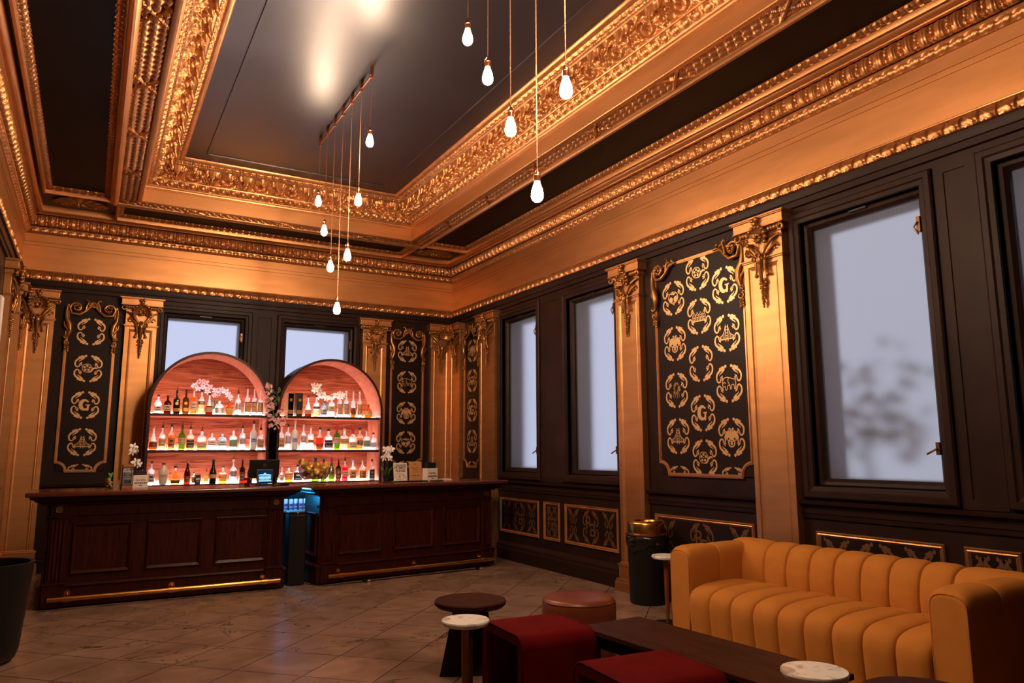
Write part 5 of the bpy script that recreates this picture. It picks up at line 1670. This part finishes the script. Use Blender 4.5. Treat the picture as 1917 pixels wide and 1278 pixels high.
        (3.511, 0.119, 0.297, 'tall', 'clear', 'peach', 0.6, 'cork', 0, 'gold', 0.12, 0.5, 'red', '', 'amber whisky bottle with gold label, cork'),
        (3.653, 0.099, 0.306, 'tall', 'clear', 'white', 0.5, 'black', 0, 'black', 0.12, 0.55, 'gold', '', 'pale bottle with arched black label'),
    ],
}
NTH = ['first', 'second', 'third', 'fourth', 'fifth', 'sixth', 'seventh', 'eighth', 'ninth', 'tenth', 'eleventh', 'twelfth', 'thirteenth']
SHN = {'T': 'top', 'M': 'middle', 'B': 'bottom'}
SIDE = {'L': 'left', 'R': 'right'}
for key, rows in BOTTLES.items():
    where = '%s shelf of the %s arch' % (SHN[key[1]], SIDE[key[0]])
    hw = 0.685 if key[1] == 'T' else 0.718
    xc = 1.371 if key[0] == 'L' else 2.999
    ws = [r_[1] * 0.93 for r_ in rows]
    xs = [r_[0] for r_ in rows]
    for i in range(len(rows)):                       # neighbours stand clear of one another and of the arch sides
        xs[i] = max(xs[i], xc - hw + ws[i] / 2 if i == 0 else xs[i - 1] + (ws[i] + ws[i - 1]) / 2 + 0.002)
    for i in reversed(range(len(rows))):
        xs[i] = min(xs[i], xc + hw - ws[i] / 2 if i == len(rows) - 1 else xs[i + 1] - (ws[i] + ws[i + 1]) / 2 - 0.002)
    for i, row in enumerate(rows):
        x, w, h = xs[i], ws[i], row[2]
        bottle(x, 10.62, SH[key[1]] + 0.001, w, h, *row[3:14], '%s, %s on %s shelf, %s arch' % (row[14], NTH[i], SHN[key[1]], SIDE[key[0]]), 'bottles on the ' + where)

for x, mat, foot, lab in ((2.411, paint('white_gold_card', (0.62, 0.50, 0.34), rough=0.3), 'gold', 'tall white and gold bottle carton at the left end of right arch top shelf'),
                          (2.542, LABELM['black'], 'gold', 'tall black bottle carton with gold disc on right arch top shelf')):
    t = thing('bottle_carton', lab, 'carton', (x, 10.62, SH['T'] + 0.001), 0.35 if mat is not LABELM['black'] else 0.2, 'bottle cartons on the right arch')
    c = MB(); c.span(-0.045, 0.045, -0.045, 0.045, 0, 0.325)
    c.build('carton_body', mat, t, smooth=0, bevel=0.002)
    c = MB(); c.span(-0.0435, 0.0435, -0.0465, -0.045, 0.004, 0.32)
    c.build('front_print', LABELM['black'] if mat is LABELM['black'] else GL['olive'], t, smooth=0)
    c = MB(); c.span(-0.04, 0.04, -0.0475, -0.0465, 0.03, 0.085); c.lathe([(0.0, 0.0012), (0.022, 0.0012), (0.023, 0.0)], c=(0, -0.0465, 0.225), n=18, rot=rotm(rx=PI / 2))
    c.build('gold_label', LABELM['gold'], t, smooth=0)

# ------------------------------------------------------------------ things on the counters
CT = 1.1205
def box_thing(name, label, cat, x, y, z, rz=0.0, group=None):
    return thing(name, label, cat, (x, y, z), rz, group)

# boxed whiskey carton, left counter
t = box_thing('whiskey_carton', 'black whiskey gift carton with white lettering and amber foot', 'carton', 0.370, 8.98, CT, 0.06)
b = MB(); b.span(-0.052, 0.052, -0.045, 0.045, 0.030, 0.222)
b.build('carton_body', LABELM['black'], t, smooth=0, bevel=0.002)
b = MB(); b.span(-0.0525, 0.0525, -0.0455, 0.0455, 0.0, 0.030); b.span(-0.0525, 0.0525, -0.0455, 0.0455, 0.222, 0.252)
b.build('amber_band', paint('amber_print', (0.30, 0.07, 0.02), rough=0.4), t, smooth=0, bevel=0.002)
b = MB()
b.merge(text_mb('JACK', 0.026, 0.0003, bold=0.0004), None, (-0.012, -0.0465, 0.199), 0)
b.merge(text_mb("DANIEL'S", 0.024, 0.0003, bold=0.0004), None, (0.0, -0.0465, 0.178), 0)
b.merge(text_mb('OLD', 0.012, 0.0003), None, (0, -0.0465, 0.155), 0)
b.merge(text_mb('Tennessee', 0.016, 0.0003), None, (0, -0.0465, 0.122), 0)
b.merge(text_mb('WHISKEY', 0.017, 0.0003), None, (0, -0.0465, 0.100), 0)
b.merge(frame_mb(-0.043, 0.043, 0.045, 0.21, [(0, 0), (0, 0.0006), (0.002, 0.0006)]), None, (0, -0.046, 0), 0)
f = Flat(-0.0465); f.ring((0, 0.155), 0.017, 0.0022, sx=1.5); b.merge(f.mb, mi=0)
b.build('lettering', LABELM['white'], t, smooth=0)

def napkin_holder(x, y, rz, label, w, h, tall, cards):
    t = box_thing('napkin_holder', label, 'napkin holder', x, y, CT, rz, 'white lettered napkin holders')
    b = MB(); b.span(-w / 2, w / 2, -0.05, 0.05, 0.0, 0.012); b.span(-w / 2, w / 2, -0.052, -0.047, 0.012, h)
    b.span(-w / 2, -w / 2 + 0.005, -0.047, 0.05, 0.012, h); b.span(w / 2 - 0.005, w / 2, -0.047, 0.05, 0.012, h); b.span(-w / 2, w / 2, 0.05, 0.055, 0.0, h)
    b.build('holder_box', PAPER, t, smooth=0, bevel=0.001)
    b = MB()
    b.merge(text_mb('PACIFIC', w * 0.185, 0.0003, bold=0.0005), None, (0, -0.0535, h * 0.60))
    for k in range(7):           # second line of print, too small to read
        b.box((-w * 0.36 + w * 0.12 * k, -0.0535, h * 0.38), (w * 0.085, 0.0006, h * (0.10 + 0.02 * (k % 2))))
    b.box((0, -0.0535, h * 0.20), (w * 0.20, 0.0006, h * 0.06))
    b.build('lettering', INK, t, smooth=0)
    n = MB(); n.span(-w * 0.38, w * 0.38, -0.04, 0.04, 0.014, h + tall)
    n.build('black_napkins', BLACKPL, t, smooth=0, bevel=0.003)
napkin_holder(0.498, 9.06, 0.10, 'white napkin holder beside the whiskey carton, black napkins inside', 0.15, 0.135, 0.045, 0)
napkin_holder(3.90, 9.02, 0.25, 'white napkin holder at the right end beside the signs', 0.17, 0.165, 0.075, 0)

t = box_thing('garnish_jar', 'small glass jar of green and red garnish at counter end', 'jar', 0.205, 9.0, CT)
b = MB(); b.lathe([(0.036, 0), (0.04, 0.004), (0.04, 0.11), (0.036, 0.118)], n=20)
b.build('jar_glass', BOWLG, t, smooth=40)
b = MB(); r = random.Random(2)
for k in range(16):
    b.ball((r.uniform(-.02, .02), r.uniform(-.02, .02), 0.02 + 0.0055 * k), 0.014, 8, 6, mi=k % 3)
for k in range(4):
    b.tube([(0, 0, 0.10), (r.uniform(-.015, .015), 0, 0.14), (r.uniform(-.03, .03), -0.01, 0.165)], [0.012, 0.014, 0.004], 6, mi=0)
b.build('garnish', [paint('mint_green', (0.10, 0.26, 0.05)), paint('cherry_red', (0.35, 0.02, 0.015)), paint('olive_yellow', (0.40, 0.24, 0.05))], t, smooth=180)

t = box_thing('tip_card', 'small folded cream card left of the whiskey carton', 'card', 0.29, 9.0, CT)
b = MB(); b.prism([(-0.03, 0.0), (0.03, 0.0), (0.012, 0.085), (-0.012, 0.085)], -0.02, 0.02)
b.build('card', paint('cream_card', (0.42, 0.22, 0.09)), t, smooth=0)

# point of sale screen seen from behind, and the customer tablet in front of it
t = box_thing('pos_monitor', 'black point of sale monitor seen from behind, round emblem on back', 'monitor', 1.80, 9.03, CT, 0.05)
M = rotm(rx=0.16)
b = MB(); b.box((0, 0.02, 0.185), (0.345, 0.022, 0.215), M)
b.build('screen_back', BLACKPL, t, smooth=0, bevel=0.006)
b = MB(); b.box((0, 0.0085 - 0.0045, 0.225), (0.04, 0.004, 0.04), M)
f = text_mb('hp', 0.036, 0.0004)
b.build('emblem', paint('grey_emblem', (0.05, 0.035, 0.03), rough=0.3), t, smooth=0, bevel=0.008)
b = MB(); b.merge(f, M, (0, 0.0005, 0.225))
b.build('emblem_letters', BLACKM, t, smooth=0)
b = MB(); b.span(-0.05, 0.05, 0.03, 0.075, 0.012, 0.15); b.span(-0.10, 0.10, -0.03, 0.13, 0.0, 0.012)
b.build('stand', BLACKPL, t, smooth=0, bevel=0.004)

t = box_thing('payment_tablet', 'black payment tablet with a lit blue and white screen', 'tablet', 1.772, 8.83, CT, 0.03)
M = rotm(rx=-0.22)
b = MB(); b.box((0, 0.028, 0.095), (0.185, 0.016, 0.182), M)
b.build('case', BLACKPL, t, smooth=0, bevel=0.007)
def on_tab(mb_, src, zc=0.095):
    mb_.merge(src, M, tuple(np.array((0, 0.028, 0.095))))
s = MB(); q = MB(); q.box((0, -0.0083, 0.0), (0.162, 0.001, 0.150)); on_tab(s, q)
s.build('screen', glow('dark_blue_screen', (0.004, 0.02, 0.07), 1.0), t, smooth=0)
s = MB(); q = MB()
f = Flat(-0.0092)
f.poly([(-0.072, 0.022), (-0.05, 0.032), (0.05, 0.032), (0.072, 0.022), (0.066, 0.0), (0.072, -0.052), (-0.072, -0.052), (-0.066, 0.0)])
f.poly([(-0.018, 0.034), (0.018, 0.034), (0.008, 0.046), (-0.008, 0.046)])
on_tab(s, f.mb)
s.build('screen_banner', glow('lit_banner', (0.35, 0.75, 0.95), 1.1), t, smooth=0)
s = MB()
for tx, sz, dz in (('REGENCY', 0.030, 0.009), ('BALLROOM', 0.027, -0.030)):
    q = MB(); q.merge(text_mb(tx, sz, 0.0002, bold=0.0006), None, (0, -0.0098, dz)); on_tab(s, q)
s.build('screen_lettering', glow('screen_letters', (0.01, 0.06, 0.16), 1.0), t, smooth=0)
s = MB(); q = MB(); q.box((0.055, -0.0085, -0.078), (0.05, 0.001, 0.012)); on_tab(s, q)
s.build('sticker', PAPER, t, smooth=0)
b = MB(); b.span(-0.05, 0.05, 0.0, 0.12, 0.0, 0.018); b.box((0, 0.06, 0.055), (0.03, 0.012, 0.11), rotm(rx=0.5))
b.build('stand', BLACKM, t, smooth=0, bevel=0.003)

t = box_thing('card_tray', 'small dark tray holding receipts right of the payment tablet', 'tray', 1.975, 8.86, CT)
b = MB(); b.lathe([(0.07, 0.0), (0.085, 0.012), (0.082, 0.014), (0.066, 0.005), (0.0, 0.005)], n=28)
b.build('tray_dish', BLACKPL, t, smooth=40)
b = MB(); b.box((-0.06, -0.05, 0.0125), (0.07, 0.05, 0.001), rotm(rz=0.4))
b.build('receipt', PAPER, t, smooth=0)

t = box_thing('amber_tumbler', 'amber glass tumbler half hidden behind the payment tablet', 'glass', 1.60, 8.98, CT)
b = MB(); b.lathe([(0.028, 0), (0.034, 0.09), (0.031, 0.09), (0.026, 0.006), (0.0, 0.006)], n=20)
b.build('tumbler', GL['amber'], t, smooth=40)
t = box_thing('black_tin', 'small black tin between bottles on the bottom left shelf', 'tin', 1.262, 10.60, SH['B'] + 0.001)
b = MB(); b.span(-0.034, 0.034, -0.03, 0.03, 0, 0.12)
b.build('tin_body', LABELM['black'], t, smooth=0, bevel=0.004)
b = MB(); b.box((0, -0.0305, 0.065), (0.045, 0.001, 0.03)); b.box((0, -0.0305, 0.03), (0.03, 0.001, 0.008))
b.build('label', LABELM['silver'], t, smooth=0)

# clear bowl heaped with golden wrapped snacks
bx, by = 2.375, 8.98
t = box_thing('glass_bowl', 'clear glass bowl heaped with crumpled golden wrappers', 'bowl', bx, by, CT)
b = MB(); b.lathe([(0.085, 0.0), (0.088, 0.006), (0.06, 0.014), (0.11, 0.03), (0.165, 0.09), (0.195, 0.16), (0.205, 0.20), (0.201, 0.201), (0.190, 0.16), (0.160, 0.094), (0.105, 0.037), (0.0, 0.026)], n=48)
b.build('bowl_glass', BOWLG, t, smooth=60)
r = random.Random(11)
spots = [(-0.13, -0.02, 0.235, 1.15), (-0.10, -0.08, 0.17, 1), (0.0, -0.10, 0.15, 1.05), (0.10, -0.07, 0.17, 1.1), (0.13, 0.02, 0.20, 1.05), (0.05, 0.03, 0.20, 1.1), (-0.05, 0.04, 0.20, 1.1), (0.02, -0.03, 0.21, 1),
         (-0.06, -0.07, 0.10, .85), (0.05, -0.08, 0.09, .85), (-0.01, 0.0, 0.10, 1), (-0.08, 0.05, 0.12, .9), (0.08, 0.06, 0.12, .9), (-0.145, 0.03, 0.26, .9)]
for k, (dx, dy, dz, s) in enumerate(spots):
    n1, n2 = 18, 12
    ph = np.linspace(-PI / 2, PI / 2, n2)[:, None]; th = np.linspace(0, 2 * PI, n1, endpoint=False)[None, :]
    a, b_, c_ = r.uniform(0, 6), r.uniform(0, 6), r.uniform(0, 6)
    R = 0.051 * s * (1 + 0.16 * np.sin(3 * th + a) * np.cos(2 * ph + b_) + 0.10 * np.sin(7 * th + c_ + 5 * ph) + 0.06 * np.sin(11 * th - 7 * ph))
    P = np.stack([R * np.cos(ph) * np.cos(th), R * 0.75 * np.cos(ph) * np.sin(th), R * 0.8 * np.sin(ph) * np.ones_like(th)], -1)
    P = P @ rotm(r.uniform(-1, 1), r.uniform(-1, 1), r.uniform(0, 6)).T
    m_ = MB(); m_.grid(P, wrapv=True)
    o = m_.build('snack_bag', FOIL, None, smooth=25)
    o.location = (bx + dx, by + dy, CT + dz)
    tag(o, 'crumpled golden snack bag heaped in the clear glass bowl', 'snack bag', 'golden snack bags in the glass bowl')

# signs on the right counter
def sign(name, x, y, rz, w, h, mat, label):
    t = box_thing(name, label, 'sign', x, y, CT, rz)
    M = rotm(rx=-0.13)
    b = MB(); b.box((0, 0.02, h / 2 + 0.001), (w, 0.006, h), M)
    b.build('card', mat, t, smooth=0, bevel=0.001)
    b = MB(); b.box((0, 0.075, h * 0.30), (w * 0.6, 0.004, h * 0.62), rotm(rx=0.32)); b.span(-w / 2, w / 2, 0.02, 0.09, 0.0, 0.004)
    b.build('easel_back', mat, t, smooth=0)
    return t, M, h
t, M, h = sign('payment_sign', 3.535, 9.12, 0.10, 0.195, 0.235, PAPER, 'white card sign reading cashless payment please')
b = MB()
def on_sign(dst, src):
    dst.merge(src, M, (0, 0.02, h / 2 + 0.001))
for tx, sz, dz in (('CASHLESS', 0.037, 0.083), ('PAYMENT', 0.039, 0.051), ('PLEASE', 0.046, 0.014)):
    q = MB(); q.merge(text_mb(tx, sz, 0.0003, bold=0.0012), None, (0, -0.0037, dz)); on_sign(b, q)
f = Flat(-0.0037)
f.ring((-0.012, -0.058), 0.040, 0.004, sx=1.5)
for k in range(4):
    an = np.linspace(-0.75, 0.75, 9); rr = 0.012 + 0.010 * k
    f.ribbon(np.stack([-0.045 + rr * 1.0 * np.cos(an) , -0.058 + rr * 1.0 * np.sin(an)], 1), 0.0042, 0, 2)
f.ribbon([(0.085, -0.100), (0.05, -0.06), (0.03, -0.045), (0.016, -0.038)], [0.004] * 4); f.ribbon([(0.09, -0.075), (0.06, -0.045), (0.03, -0.03), (0.02, -0.03)], [0.004] * 4); f.ribbon([(0.016, -0.038), (0.02, -0.03)], 0.004, 0, 1)
on_sign(b, f.mb)
b.build('lettering', INK, t, smooth=0)
t, M, h = sign('notice_sign', 3.765, 9.17, 0.08, 0.188, 0.25, PAPERT, 'tan card notice standing right of the cashless sign')
b = MB()
# lines of print too small to read
for wd, hg, dz in ((0.045, 0.010, 0.09), (0.125, 0.009, 0.042), (0.085, 0.010, 0.020), (0.135, 0.004, -0.008), (0.095, 0.004, -0.022), (0.13, 0.010, -0.058), (0.07, 0.004, -0.085)):
    q = MB(); n_ = max(4, int(wd / (hg * 0.9)))
    for k in range(n_):
        if k % 5 != 3:
            q.box((-wd / 2 + wd * (k + 0.5) / n_, -0.0037, dz), (wd / n_ * 0.7, 0.0006, hg * (0.8 + 0.2 * (k % 2))))
    on_sign(b, q)
b.build('lettering', INK, t, smooth=0)
t = box_thing('bar_mat', 'flat black rubber bar mat lying before the cashless sign', 'mat', 3.52, 8.93, CT, 0.115)
b = MB(); b.span(-0.20, 0.30, -0.07, 0.07, 0, 0.012)
b.build('mat', BLACKPL, t, smooth=0, bevel=0.003)
t = box_thing('paper_stack', 'loose stack of white papers beside the right napkin holder', 'paper', 4.12, 9.10, CT, 0.15)
b = MB(); b.box((0, 0, 0.007), (0.24, 0.10, 0.013)); b.box((0.03, 0.01, 0.0185), (0.17, 0.09, 0.009), rotm(rz=0.2))
b.build('sheets', PAPER, t, smooth=0, bevel=0.002)
t = box_thing('check_folder', 'dark check folder lying in front of the right napkin holder', 'folder', 3.93, 8.87, CT, 0.2)
b = MB(); b.box((0, 0, 0.009), (0.16, 0.09, 0.014))
b.build('cover', paint('brown_cover', (0.05, 0.015, 0.008)), t, smooth=0, bevel=0.003)
t = box_thing('plastic_cup_lid', 'clear shallow dish on the counter right of snack bowl', 'dish', 2.80, 9.14, CT)
b = MB(); b.lathe([(0.07, 0), (0.085, 0.028), (0.081, 0.028), (0.066, 0.004), (0, 0.004)], n=28, sx=1.5, sy=0.8)
b.build('dish', BOWLG, t, smooth=40)

# ------------------------------------------------------------------ orchids
def petals(mb, c, R, s, mi=0):
    """Five flat petals and a lip, facing -y, turned by R."""
    for k, (an, l, w) in enumerate(((PI / 2, 1, .62), (PI * 0.10, 1.05, .95), (PI * 0.90, 1.05, .95), (-PI * 0.30, .95, .55), (-PI * 0.70, .95, .55))):
        q = MB(); q.ball((0, 0, 0.52 * l * s), (w * 0.42 * s, 0.10 * s, 0.52 * l * s), 8, 6)
        V = np.concatenate(q.v)
        V[:, 1] -= 0.35 * (V[:, 2] / s) ** 2 * s * 0.35
        q2 = MB(); q2.add(V @ rotm(ry=PI / 2 - an).T, q.f)
        mb.merge(q2, R, c, mi)
    q = MB(); q.ball((0, -0.12 * s, -0.08 * s), (0.16 * s, 0.16 * s, 0.2 * s), 8, 6)
    mb.merge(q, R, c, 1)

def orchid(loc, label, stems, flowers, mat, pot, lip):
    """stems: list of point lists; flowers: (x, z, size). Local to loc, facing -y."""
    t = thing('orchid_plant', label, 'orchid', loc)
    b = MB()
    for s in stems:
        b.tube(s, np.linspace(0.004, 0.0025, len(s)), 6)
    b.build('stem', LEAFG, t, smooth=180)
    r = random.Random(len(flowers))
    for (x, z, s) in flowers:
        m_ = MB(); petals(m_, (0, 0, 0), rotm(r.uniform(-.5, .5), r.uniform(-.6, .6), r.uniform(-.7, .7)), s)
        o = m_.build('blossom', [mat, lip], t, smooth=180)
        o.location = (x, r.uniform(-0.03, 0.03), z)
    p = MB()
    if pot:
        p.lathe([(0.04, 0.001), (0.046, 0.004), (0.05, pot), (0.046, pot), (0.042, 0.01), (0, 0.01)], n=20)
        p.build('pot', GREYP if pot > 0.06 else BLACKPL, t, smooth=40)
        l = MB()
        for k in range(6):
            a = k * 1.05 + 0.3
            pts = [(0.01 * math.cos(a), 0.01 * math.sin(a), pot * 0.8), (0.05 * math.cos(a), 0.04 * math.sin(a), pot + 0.09), (0.10 * math.cos(a), 0.07 * math.sin(a), pot + 0.10 + 0.02 * (k % 3))]
            l.tube(pts, [0.008, 0.012, 0.003], 6)
        l.build('leaf', LEAFG, t, smooth=180)
    return t
LIPY = paint('orchid_lip_yellow', (0.55, 0.22, 0.05))
LIPP = paint('orchid_lip_pink', (0.60, 0.16, 0.30))
orchid((1.44, 10.86, SH['T'] + 0.001), 'pink orchid spray behind the bottles on the left arch top shelf',
       [[(0, 0, 0.08), (-0.06, 0, 0.25), (-0.12, 0, 0.40), (-0.20, 0, 0.46), (-0.29, 0, 0.43)], [(0, 0, 0.08), (0.03, 0, 0.25), (0.10, 0, 0.35), (0.18, 0, 0.32), (0.24, 0, 0.24)]],
       [(-0.27, 0.40, .045), (-0.22, 0.44, .05), (-0.17, 0.45, .05), (-0.12, 0.44, .05), (-0.15, 0.38, .05), (-0.21, 0.36, .045), (-0.06, 0.38, .045), (-0.09, 0.32, .045), (0.02, 0.34, .05), (0.06, 0.29, .045), (0.10, 0.35, .05), (0.15, 0.33, .05), (0.19, 0.28, .05), (0.22, 0.24, .045), (0.0, 0.27, .04)], PETALP, 0.085, LIPP)
orchid((3.01, 10.86, SH['T'] + 0.001), 'white orchid spray behind the bottles on the right arch top shelf',
       [[(0, 0, 0.08), (-0.04, 0, 0.25), (-0.10, 0, 0.38), (-0.17, 0, 0.46)], [(0, 0, 0.08), (0.06, 0, 0.26), (0.14, 0, 0.33), (0.23, 0, 0.34)]],
       [(-0.19, 0.46, .055), (-0.14, 0.45, .06), (-0.18, 0.40, .055), (-0.12, 0.38, .06), (-0.07, 0.34, .06), (-0.12, 0.31, .055), (-0.03, 0.31, .055), (0.0, 0.28, .05), (0.07, 0.30, .05), (0.11, 0.32, .055), (0.16, 0.33, .06), (0.21, 0.31, .055), (0.24, 0.34, .05)], PETALW, 0.085, LIPY)
orchid((0.452, 9.20, CT), 'white orchid rising behind the left napkin holder', [[(0, 0, 0.04), (0.012, 0, 0.25), (0.006, 0, 0.38), (-0.03, 0, 0.44)]],
       [(-0.035, 0.435, .05), (-0.01, 0.40, .045), (-0.045, 0.385, .05), (0.0, 0.27, .05), (0.03, 0.24, .045)], PETALW, 0.055, LIPY)
orchid((3.385, 9.255, CT), 'white orchid in a dark pot left of the cashless sign', [[(0, 0, 0.04), (-0.01, 0, 0.2), (0.0, 0, 0.32), (0.03, 0, 0.42), (0.07, 0, 0.45)], [(0, 0, 0.04), (0.02, 0, 0.2), (0.01, 0, 0.3)]],
       [(-0.02, 0.405, .055), (0.065, 0.415, .05), (0.02, 0.38, .045), (-0.03, 0.30, .055), (0.03, 0.30, .055), (0.0, 0.34, .05)], PETALW, 0.055, LIPY)

# blush blossom spray hanging where the arches meet
t = thing('blossom_spray', 'hanging spray of blush pink blossoms between the two arches', 'flowers', (2.185, 10.44, 1.80))
b = MB()
b.tube([(-0.03, 0.06, 0.30), (-0.09, 0.02, 0.45), (-0.10, 0.0, 0.55), (-0.07, 0.0, 0.64)], [0.012, 0.009, 0.007, 0.003], 6)
b.tube([(-0.03, 0.06, 0.30), (0.03, 0.0, 0.45), (0.0, 0.0, 0.54)], [0.01, 0.008, 0.003], 6)
b.tube([(-0.03, 0.06, 0.30), (0.0, 0.0, 0.16), (-0.01, 0.0, 0.02)], [0.012, 0.008, 0.003], 6)
b.build('branch', LEAFG, t, smooth=180)
r = random.Random(4)
for k in range(78):
    if k < 26:
        q = r.random(); x, z = -0.10 + r.uniform(-.045, .045), 0.30 + 0.32 * q
    else:
        a, q = r.uniform(0, 2 * PI), math.sqrt(r.random())
        x, z = 0.0 + 0.16 * q * math.cos(a) * 1.0, 0.19 + 0.18 * q * math.sin(a)
    m_ = MB(); petals(m_, (0, 0, 0), rotm(r.uniform(-.9, .9), r.uniform(-3, 3), r.uniform(-.9, .9)), 0.028)
    o = m_.build('blossom', [PETALS, LIPP], t, smooth=180)
    o.location = (x, r.uniform(-0.06, 0.02), z)
b = MB()
for k in range(9):
    x, z = r.uniform(-.04, .06), r.uniform(0.32, 0.58)
    b.ball((x, -0.005, z), (0.012, 0.005, 0.04), 8, 6, rot=rotm(ry=r.uniform(-1, 1)))
b.build('leaf', LEAFG, t, smooth=180)

# ------------------------------------------------------------------ behind the bar: lit cans, blue strips, cable
t = thing('drinks_cooler', 'low black open fronted cooler glowing blue in the gap behind the counters', 'cooler', (2.42, 9.83, 0))
b = MB()
b.span(-0.30, 0.30, 0.0, 0.40, 0.02, 0.08); b.span(-0.30, 0.30, 0.36, 0.40, 0.08, 1.02); b.span(-0.30, -0.275, 0.0, 0.36, 0.08, 1.02); b.span(0.275, 0.30, 0.0, 0.36, 0.08, 1.02); b.span(-0.30, 0.30, 0.0, 0.40, 1.0201, 1.05); b.span(-0.274, 0.274, 0.02, 0.359, 0.72, 0.735)
b.build('cabinet', BLACKPL, t, smooth=0, bevel=0.003)
b = MB(); b.span(-0.27, 0.27, 0.02, 0.035, 1.0, 1.0195)
b.build('blue_led', LEDB, t, smooth=0)
can = None
for k in range(8):
    x, y = 2.20 + 0.063 * k, 9.90 + 0.02 * (k % 2)
    lab = 'slim white and blue drinks can inside the blue lit cooler'
    if can is None:
        can = thing('drinks_can', lab, 'can', (x, y, 0.7355), 0, 'cans in the blue cooler')
        b = MB(); b.lathe([(0.022, 0), (0.027, 0.008), (0.027, 0.145), (0.022, 0.158), (0.0, 0.157)], n=18)
        b.build('can_body', paint('white_can', (0.7, 0.7, 0.72), rough=0.3, metal=0.3), can, smooth=40)
        b = MB(); a = np.linspace(-2.6, -0.5, 9)
        for z0, z1 in ((0.03, 0.05), (0.065, 0.10)):
            G = np.zeros((2, 9, 3)); G[0, :, 2], G[1, :, 2] = z0, z1; G[..., 0] = 0.0274 * np.cos(a); G[..., 1] = 0.0274 * np.sin(a); b.grid(G)
        b.build('can_print', paint('blue_print', (0.03, 0.10, 0.40)), can, smooth=40)
    else:
        copy_tree(can, (x, y, 0.7355))
def strip(name, label, x0, x1, y, z, mat):
    o = MB().span(x0, x1, y - 0.006, y + 0.006, z - 0.006, z + 0.006).build(name, mat, None, smooth=0)
    return tag(o, label, 'light strip')
strip('blue_light_strip', 'blue light strip glowing under the back edge of left counter', -0.2, 2.05, 9.315, 1.0655, LEDB)
tag(MB().span(1.962, 1.974, 8.99, 9.22, 0.952, 0.966).build('blue_light_strip', LEDB_ADDED, None, smooth=0), 'blue light strip added on the left counter end to light the gap', 'light strip')  # added strip, throws blue light onto the end panel of the right counter
t = thing('extension_cable', 'black cable with plugs lying along the foot of right counter', 'cable', (0, 0, 0))
b = MB(); b.tube([(2.30, 9.0, 0.006), (2.27, 8.74, 0.006), (2.42, 8.50, 0.006), (2.91, 8.555, 0.006), (3.4, 8.62, 0.006), (3.9, 8.66, 0.006), (4.45, 8.70, 0.006)], 0.005, 6)
b.build('cord', BLACKPL, t, smooth=180)
b = MB(); b.box((2.91, 8.545, 0.016), (0.09, 0.035, 0.03), rotm(rz=0.1)); b.box((4.45, 8.69, 0.016), (0.08, 0.04, 0.03), rotm(rz=0.3))
b.build('plug', BLACKPL, t, smooth=0, bevel=0.005)
b = MB(); b.box((2.935, 8.526, 0.018), (0.03, 0.004, 0.016)); b.box((4.47, 8.668, 0.018), (0.03, 0.004, 0.016), rotm(rz=0.3))
b.build('plug_socket', PAPER, t, smooth=0)

# street tree outside the big window, seen only through frosted glass
t = thing('street_tree', 'blurred brown tree outside, showing through the big frosted window', 'tree', (6.35, 4.3, 0))
b = MB(); b.tube([(0, 0, 0), (0.02, 0.03, 0.8), (-0.02, 0.1, 1.5)], [0.05, 0.04, 0.02], 8); b.tube([(0.02, 0.03, 0.8), (0.1, 0.4, 1.3), (0.1, 0.5, 1.7)], [0.03, 0.02, 0.01], 6)
b.build('trunk', FOLIAGE, t, smooth=180)
b = MB(); r = random.Random(8)
for k in range(110):
    x, y, z = r.uniform(-.25, .25), r.gauss(0.1, 0.33), 1.42 + abs(r.gauss(0, 0.40))
    b.ball((x, y, z), (0.07, 0.05, 0.02), 6, 4, rot=rotm(r.uniform(-1, 1), r.uniform(-1, 1), r.uniform(0, 3)))
b.build('leaves', FOLIAGE, t, smooth=180)
